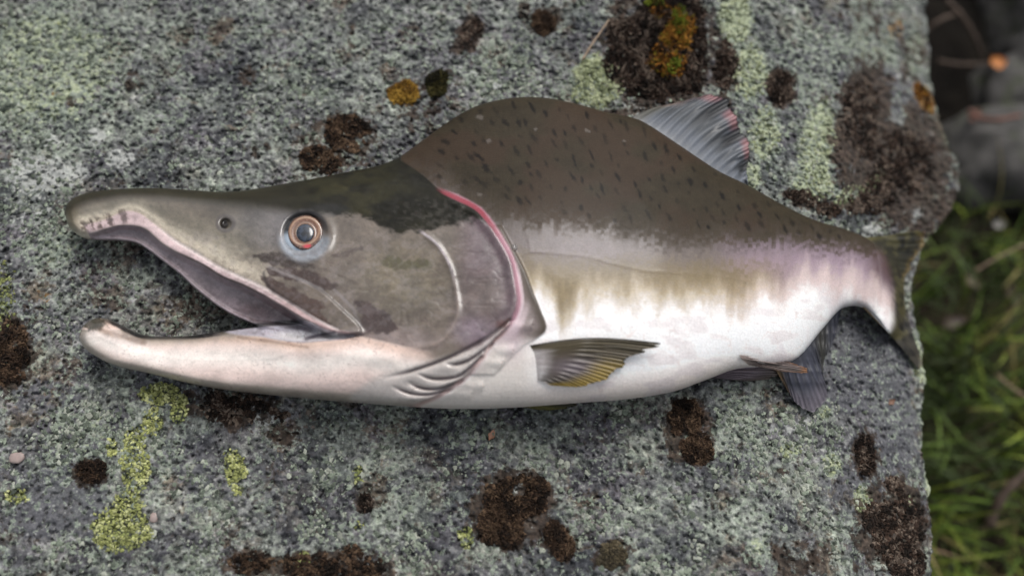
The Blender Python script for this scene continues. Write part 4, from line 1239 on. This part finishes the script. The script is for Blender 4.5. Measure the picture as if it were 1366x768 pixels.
# ------------------------------------------------------------------ small loose things on the boulder
m = NT('dry_straw'); m.p(Base_Color=m.mix(m.noise(300, 2), (.34, .25, .17), (.20, .14, .09)), Roughness=.7); STRAW = m.m
m = NT('twig_bark'); m.p(Base_Color=m.mix(m.noise(160, 3), (.10, .065, .045), (.035, .026, .02)), Roughness=.85, Normal=m.bump(m.noise(300, 3), .5, .001)); BARK = m.m
m = NT('red_twig'); m.p(Base_Color=m.mix(m.noise(160, 3), (.20, .085, .06), (.08, .045, .035)), Roughness=.8); REDB = m.m


def tube(name, pts, r0, r1, mat, seg=8, parent=None):
    P = spline(pts, 6) if len(pts) > 2 else np.array(pts, float)
    n = len(P)
    T = np.gradient(P, axis=0); T /= np.linalg.norm(T, axis=1, keepdims=True)
    u = np.cross(T, [.1, .2, 1.0]); u /= np.linalg.norm(u, axis=1, keepdims=True); v = np.cross(T, u)
    rr = np.linspace(r0, r1, n) * (1 + .15 * np.sin(np.arange(n) * 1.7))
    t = np.linspace(0, 2 * np.pi, seg, endpoint=False)
    V = P[:, None] + rr[:, None, None] * (np.cos(t)[None, :, None] * u[:, None] + np.sin(t)[None, :, None] * v[:, None])
    ids = np.arange(n * seg).reshape(n, seg)
    q = np.stack([ids[:-1], np.roll(ids, -1, 1)[:-1], np.roll(ids, -1, 1)[1:], ids[1:]], -1).reshape(-1, 4)
    V = np.concatenate([V.reshape(-1, 3), P[:1], P[-1:]])
    i = np.arange(seg); j = (i + 1) % seg
    c0 = np.stack([j, i, np.full(seg, n * seg)], -1); c1 = np.stack([ids[-1][i], ids[-1][j], np.full(seg, n * seg + 1)], -1)
    return mesh_obj(name, V, [q, c0, c1], mat, parent)


st_pts = [rock_pt(np.array([a]), np.array([b]), c)[0] for a, b, c in ((777, 80, .0025), (788, 62, .004), (799, 46, .0045), (812, 27, .003))]
tag(tube('straw', np.array(st_pts), .0007, .0005, STRAW), 'thin dry straw lying on the rock above the hump', 'straw')


def bit(name, px, py, L, W, col, rot, label, cat, lift=.001, curl=.3):
    """a curled seed husk or leaf scrap with thickness"""
    nu, nv = 9, 5
    c = rock_pt(np.array([px]), np.array([py]), lift)[0]
    u = np.linspace(-1, 1, nu); v = np.linspace(-1, 1, nv)
    U, Vv = np.meshgrid(u, v, indexing='ij')
    wd = W * np.clip(1.02 - np.abs(U) ** 1.5, 0, 1) * (1 + .2 * np.sin(U * 7 + px)); x = U * L; y = Vv * wd
    z = curl * (Vv ** 2) * W + curl * .6 * U ** 2 * L
    ca, sa = math.cos(rot), math.sin(rot)
    P = np.stack([x * ca - y * sa, x * sa + y * ca, z], -1) + c
    V = np.concatenate([P.reshape(-1, 3), P.reshape(-1, 3) - [0, 0, .0004]])
    ids = np.arange(nu * nv).reshape(nu, nv); off = nu * nv
    q = np.stack([ids[:-1, :-1], ids[1:, :-1], ids[1:, 1:], ids[:-1, 1:]], -1).reshape(-1, 4)
    ring = np.concatenate([ids[:, 0], ids[-1, 1:], ids[-2::-1, -1], ids[0, -2:0:-1]]); r2 = np.roll(ring, -1)
    mt = NT(name + '_skin'); mt.p(Base_Color=mt.mix(mt.noise(500, 2), col, tuple(np.array(col) * .5)), Roughness=.6)
    return tag(mesh_obj(name, V, [q, q[:, ::-1] + off, np.stack([ring, r2, r2 + off, ring + off], -1)], mt.m), label, cat)


bit('leaf_scrap', 656, 580, .0036, .0018, (.46, .24, .15), 1.1, 'tiny pinkish orange leaf scrap on the rock under the belly', 'leaf scrap')
bit('leaf_scrap', 1189, 536, .0030, .0018, (.20, .10, .06), .6, 'tiny rust brown leaf scrap near the right rim of the boulder', 'leaf scrap')

m = NT('pink_quartz'); m.p(Base_Color=m.mix(m.noise(500, 2), (.36, .26, .23), (.22, .19, .18)), Roughness=.5); QUARTZ = m.m


def stone_mesh(name, c, r, sx, sy, sz, seed, mat, nu=18, nv=12, rough=.35):
    t = np.linspace(0, 2 * np.pi, nu, endpoint=False); f = np.linspace(0, np.pi, nv)
    F_, T_ = np.meshgrid(f, t, indexing='ij')
    d = np.stack([np.sin(F_) * np.cos(T_), np.sin(F_) * np.sin(T_), np.cos(F_)], -1)
    k = 1 + rough * (fbm(d[..., 0] * 1.6 + d[..., 2] * 1.1 + 5, d[..., 1] * 1.6 - d[..., 2] * .7 + 5, seed, 3) - .5) * 2
    sg = np.sign(d) * np.abs(d) ** .75
    V = (sg * k[..., None] * r * np.array([sx, sy, sz]) + c).reshape(-1, 3)
    ids = np.arange(nu * nv).reshape(nv, nu)
    q = np.stack([np.roll(ids, -1, 1)[:-1], ids[:-1], ids[1:], np.roll(ids, -1, 1)[1:]], -1).reshape(-1, 4)
    return mesh_obj(name, V, q, mat)


tag(stone_mesh('pebble', rock_pt(np.array([205]), np.array([690]), .0008)[0],   .0022, 1, 1.3, .5, 3, QUARTZ, 10, 7), 'pinkish quartz chip beside the yellow-green lichen', 'pebble')
tag(stone_mesh('pebble', rock_pt(np.array([23]), np.array([610]), .0006)[0], .0032, 1.3, 1, .4, 4, QUARTZ, 10, 7), 'pale pink chip on the rock near the moss clump', 'pebble')
m = NT('water_drop'); m.p(Base_Color=(.9, .9, .9), Roughness=.03, IOR=1.33, Transmission_Weight=.9); DROP = m.m
dome('water_drop', 686, 330, 0, [(4.4, -.0004), (4.0, .0008), (2.8, .0014), (1.2, .0017)], DROP, salmon, seg=16)

# ------------------------------------------------------------------ ground beyond the boulder
GZ = -0.36


def ground_z(x, y):
    d = np.hypot(x, y)
    z = GZ + .05 * (fbm(x * 3 + 9, y * 3 + 4, 401, 3) - .5) + .02 * (fbm(x * 14, y * 14, 405, 3) - .5)
    return z + S(d, 2, 40) * 1.2 * (fbm(x * .12 + 3, y * .12 + 7, 411, 2) - .5)


def ground_material():
    m = NT('moor_soil')
    n = m.noise(22, 6, .65); n2 = m.noise(3.5, 3)
    c = m.ramp(n, [(0.3, (.012, .010, .008)), (0.48, (.032, .026, .018)), (0.6, (.055, .05, .026)), (0.75, (.09, .085, .05))])
    c = m.mix(m.step(n2, .42, .6, 0, .7), c, m.ramp(n, [(0.3, (.012, .02, .006)), (0.6, (.04, .06, .018)), (0.8, (.08, .095, .035))]))
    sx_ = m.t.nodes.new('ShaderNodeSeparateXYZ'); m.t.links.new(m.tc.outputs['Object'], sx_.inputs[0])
    gap_shade = m.step(m.math('ADD', sx_.outputs[1], m.math('MULTIPLY', m.math('SUBTRACT', n2, .5), .3)), .12, .20)  # far ground near black: shade of the gap painted into the soil
    c = m.mix(gap_shade, c, m.ramp(n, [(0.3, (.003, .0025, .002)), (0.55, (.009, .0075, .006)), (0.75, (.022, .018, .012))]))
    m.p(Base_Color=c, Roughness=.95, Specular_IOR_Level=.1, Normal=m.bump(n, .7, .02))
    return m.m


ax = np.concatenate([-np.geomspace(60, 1.3, 40), np.linspace(-1.25, 1.25, 150), np.geomspace(1.3, 60, 40)])
GX, GY = np.meshgrid(ax, ax)
ids = np.arange(GX.size).reshape(GX.shape)
q = np.stack([ids[:-1, :-1], ids[:-1, 1:], ids[1:, 1:], ids[1:, :-1]], -1).reshape(-1, 4)
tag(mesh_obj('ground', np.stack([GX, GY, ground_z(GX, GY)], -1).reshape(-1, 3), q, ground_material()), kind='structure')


def gpt(px, py, lift=0.0):
    p = at(px, py, GZ)
    return np.array([p[0], p[1], float(ground_z(np.array([p[0]]), np.array([p[1]]))[0]) + lift])


# grass: blades bent over, thick in the lower two thirds of the gap, thin near the stones
def grass():
    r = np.random.default_rng(71)
    n = 20000
    x = r.uniform(.24, 1.1, n); y = r.uniform(-.8, .75, n)
    dens = fbm(x * 9, y * 9, 421, 3)
    # image row of each root decides how grassy it is
    keep = (dens > .40) & (y < .20 + .06 * (r.random(n) - .5) + 0.25 * (x > .62))
    x, y = x[keep], y[keep]; n = len(x)
    z = ground_z(x, y)
    L = r.uniform(.04, .115, n); az = r.uniform(0, 2 * np.pi, n); lean = r.uniform(.2, 1.1, n)
    wd = r.uniform(.0009, .0022, n)
    K = 5
    t = np.linspace(0, 1, K)
    ang = lean[:, None] * (.3 + 1.1 * t[None])
    hx = np.cumsum(np.sin(ang), 1) / K * L[:, None]; hz = np.cumsum(np.cos(ang), 1) / K * L[:, None]
    cxn = x[:, None] + np.cos(az)[:, None] * hx; cyn = y[:, None] + np.sin(az)[:, None] * hx; czn = z[:, None] + hz - .01
    sx = -np.sin(az)[:, None] * wd[:, None] * (1 - t[None] ** 2 * .92); sy = np.cos(az)[:, None] * wd[:, None] * (1 - t[None] ** 2 * .92)
    A = np.stack([cxn - sx, cyn - sy, czn], -1); M_ = np.stack([cxn, cyn, czn - .0006], -1); B = np.stack([cxn + sx, cyn + sy, czn], -1)
    V = np.stack([A, M_, B], 2).reshape(n, K * 3, 3)
    q = []
    for i in range(K - 1):
        q += [(i * 3, i * 3 + 1, i * 3 + 4, i * 3 + 3), (i * 3 + 1, i * 3 + 2, i * 3 + 5, i * 3 + 4)]
    q = np.array(q)
    F = (q[None] + (np.arange(n) * K * 3)[:, None, None]).reshape(-1, 4)
    pal = np.array([(.035, .055, .012), (.10, .16, .022), (.19, .24, .034), (.19, .16, .055), (.17, .11, .06)])
    w1 = np.clip(fbm(x * 7, y * 7, 431, 2) * 2.0 - .42 + r.normal(0, .17, n), 0, .999)
    c = pal[(w1 * 5).astype(int)] * r.uniform(.7, 1.3, (n, 1))
    m = attr_mat('grass_blade', rough=.6, noise=.2, nscale=60)
    o = mesh_obj('grass', V.reshape(-1, 3), F, m, colors={'pigment': np.repeat(c, K * 3, 0)})
    tag(o, 'green grass with dry blades growing beside the boulder', kind='stuff')


grass()

m = NT('grey_stone')
m.p(Base_Color=m.mix(m.step(m.noise(26, 5, .65), .52, .64), m.ramp(m.noise(60, 5), [(0.3, (.03, .029, .027)), (0.7, (.085, .08, .076))]), (.04, .045, .026)), Roughness=.9, Normal=m.bump(m.noise(70, 5), .6, .006)); STONE = m.m


def stone(px, py, r, sx, sy, sz, seed, label, lift=0.0):
    c = gpt(px, py, lift)
    return tag(stone_mesh('stone', c, r, sx, sy, sz, seed, STONE, 30, 20), label, 'stone')


stone(1335, 225, .062, 1.2, .9, .8, 5, 'grey stone beside the boulder rim with a twig lying on it')
stone(1395, 20, .085, 1.0, 1.3, .8, 6, 'grey mossy stone in the dark gap at the top right')
stone(1360, 135, .05, 1.1, .9, .7, 8, 'low dark stone half sunk between the other stones')


def gp(px, py, z):
    return at(px, py, z - .10)


tag(tube('twig', np.array([gp(1262, 0, -.16), gp(1284, 24, -.17), gp(1300, 50, -.19), gp(1312, 80, -.23)]), .0032, .002, BARK), 'dark slanting twig in the gap at the top right', 'twig')
tag(tube('twig', np.array([gp(1232, 44, -.17), gp(1252, 28, -.16), gp(1278, 18, -.17)]), .0026, .0018, BARK), 'short dark twig crossing the slanting one', 'twig')
tag(tube('twig', np.array([gp(1292, 148, -.20), gp(1308, 158, -.20), gp(1332, 160, -.19), gp(1362, 154, -.19)]), .0034, .002, REDB), 'pale reddish twig resting on the stone', 'twig')
tag(tube('twig', np.array([gp(1252, 82, -.2), gp(1280, 86, -.2), gp(1316, 86, -.2)]), .0022, .0018, BARK), 'thin brown stem running to the orange leaf', 'twig')
tag(tube('grass_stem', np.array([gp(1300, 362, -.17), gp(1326, 346, -.16), gp(1366, 326, -.15)]), .0011, .0008, STRAW), 'long pale dry stem slanting over the grass', 'grass stem')
tag(tube('grass_stem', np.array([gp(1330, 500, -.19), gp(1352, 518, -.17), gp(1376, 534, -.16)]), .0014, .0008, STRAW), 'short pale dry stem lower in the grass', 'grass stem')
tag(tube('twig', np.array([gp(1318, 700, -.2), gp(1338, 660, -.18), gp(1370, 628, -.17)]), .005, .003, BARK), 'thick dark twig in the grass at the lower right', 'twig')


def leaf(px, py, z, L, W, col, rot, label, pitch=.2, cat='leaf', group=None):
    o = bit('dead_leaf', px, py, L, W, col, rot, label, cat, 0)
    c0 = rock_pt(np.array([px]), np.array([py]), 0)[0]
    c1 = at(px, py, z)
    o.data.transform(__import__('mathutils').Matrix.Translation((c1 - c0).tolist()))
    if group: o['group'] = group
    return o


leaf(1330, 85, -.298, .0095, .0085, (.55, .20, .04), .3, 'round bright orange dead leaf in the dark gap')
for i, (a, b, L, W, col, rt, lb) in enumerate((
        (1272, 430, 0.0150, 0.0083, (.06, .036, .024), .4, 'brown dead leaf in the grass level with the tail'),
        (1352, 395, 0.0135, 0.0075, (.075, .05, .03), 1.5, 'tan dead leaf at the picture edge above the brown one'),
        (1296, 375, 0.0105, 0.0060, (.10, .07, .035), 2.2, 'ochre dead leaf under the long pale stem'),
        (1300, 155, .010, .006, (.16, .06, .035), .9, 'small red dead leaf at the foot of the reddish twig'),
        (1332, 300, .008, .006, (.2, .19, .17), .2, 'small pale dead leaf in the shade below the stone'))):
    leaf(a, b, -.325 if b > 200 else -.31, L, W, col, rt, lb, group='dead leaves beside the boulder')
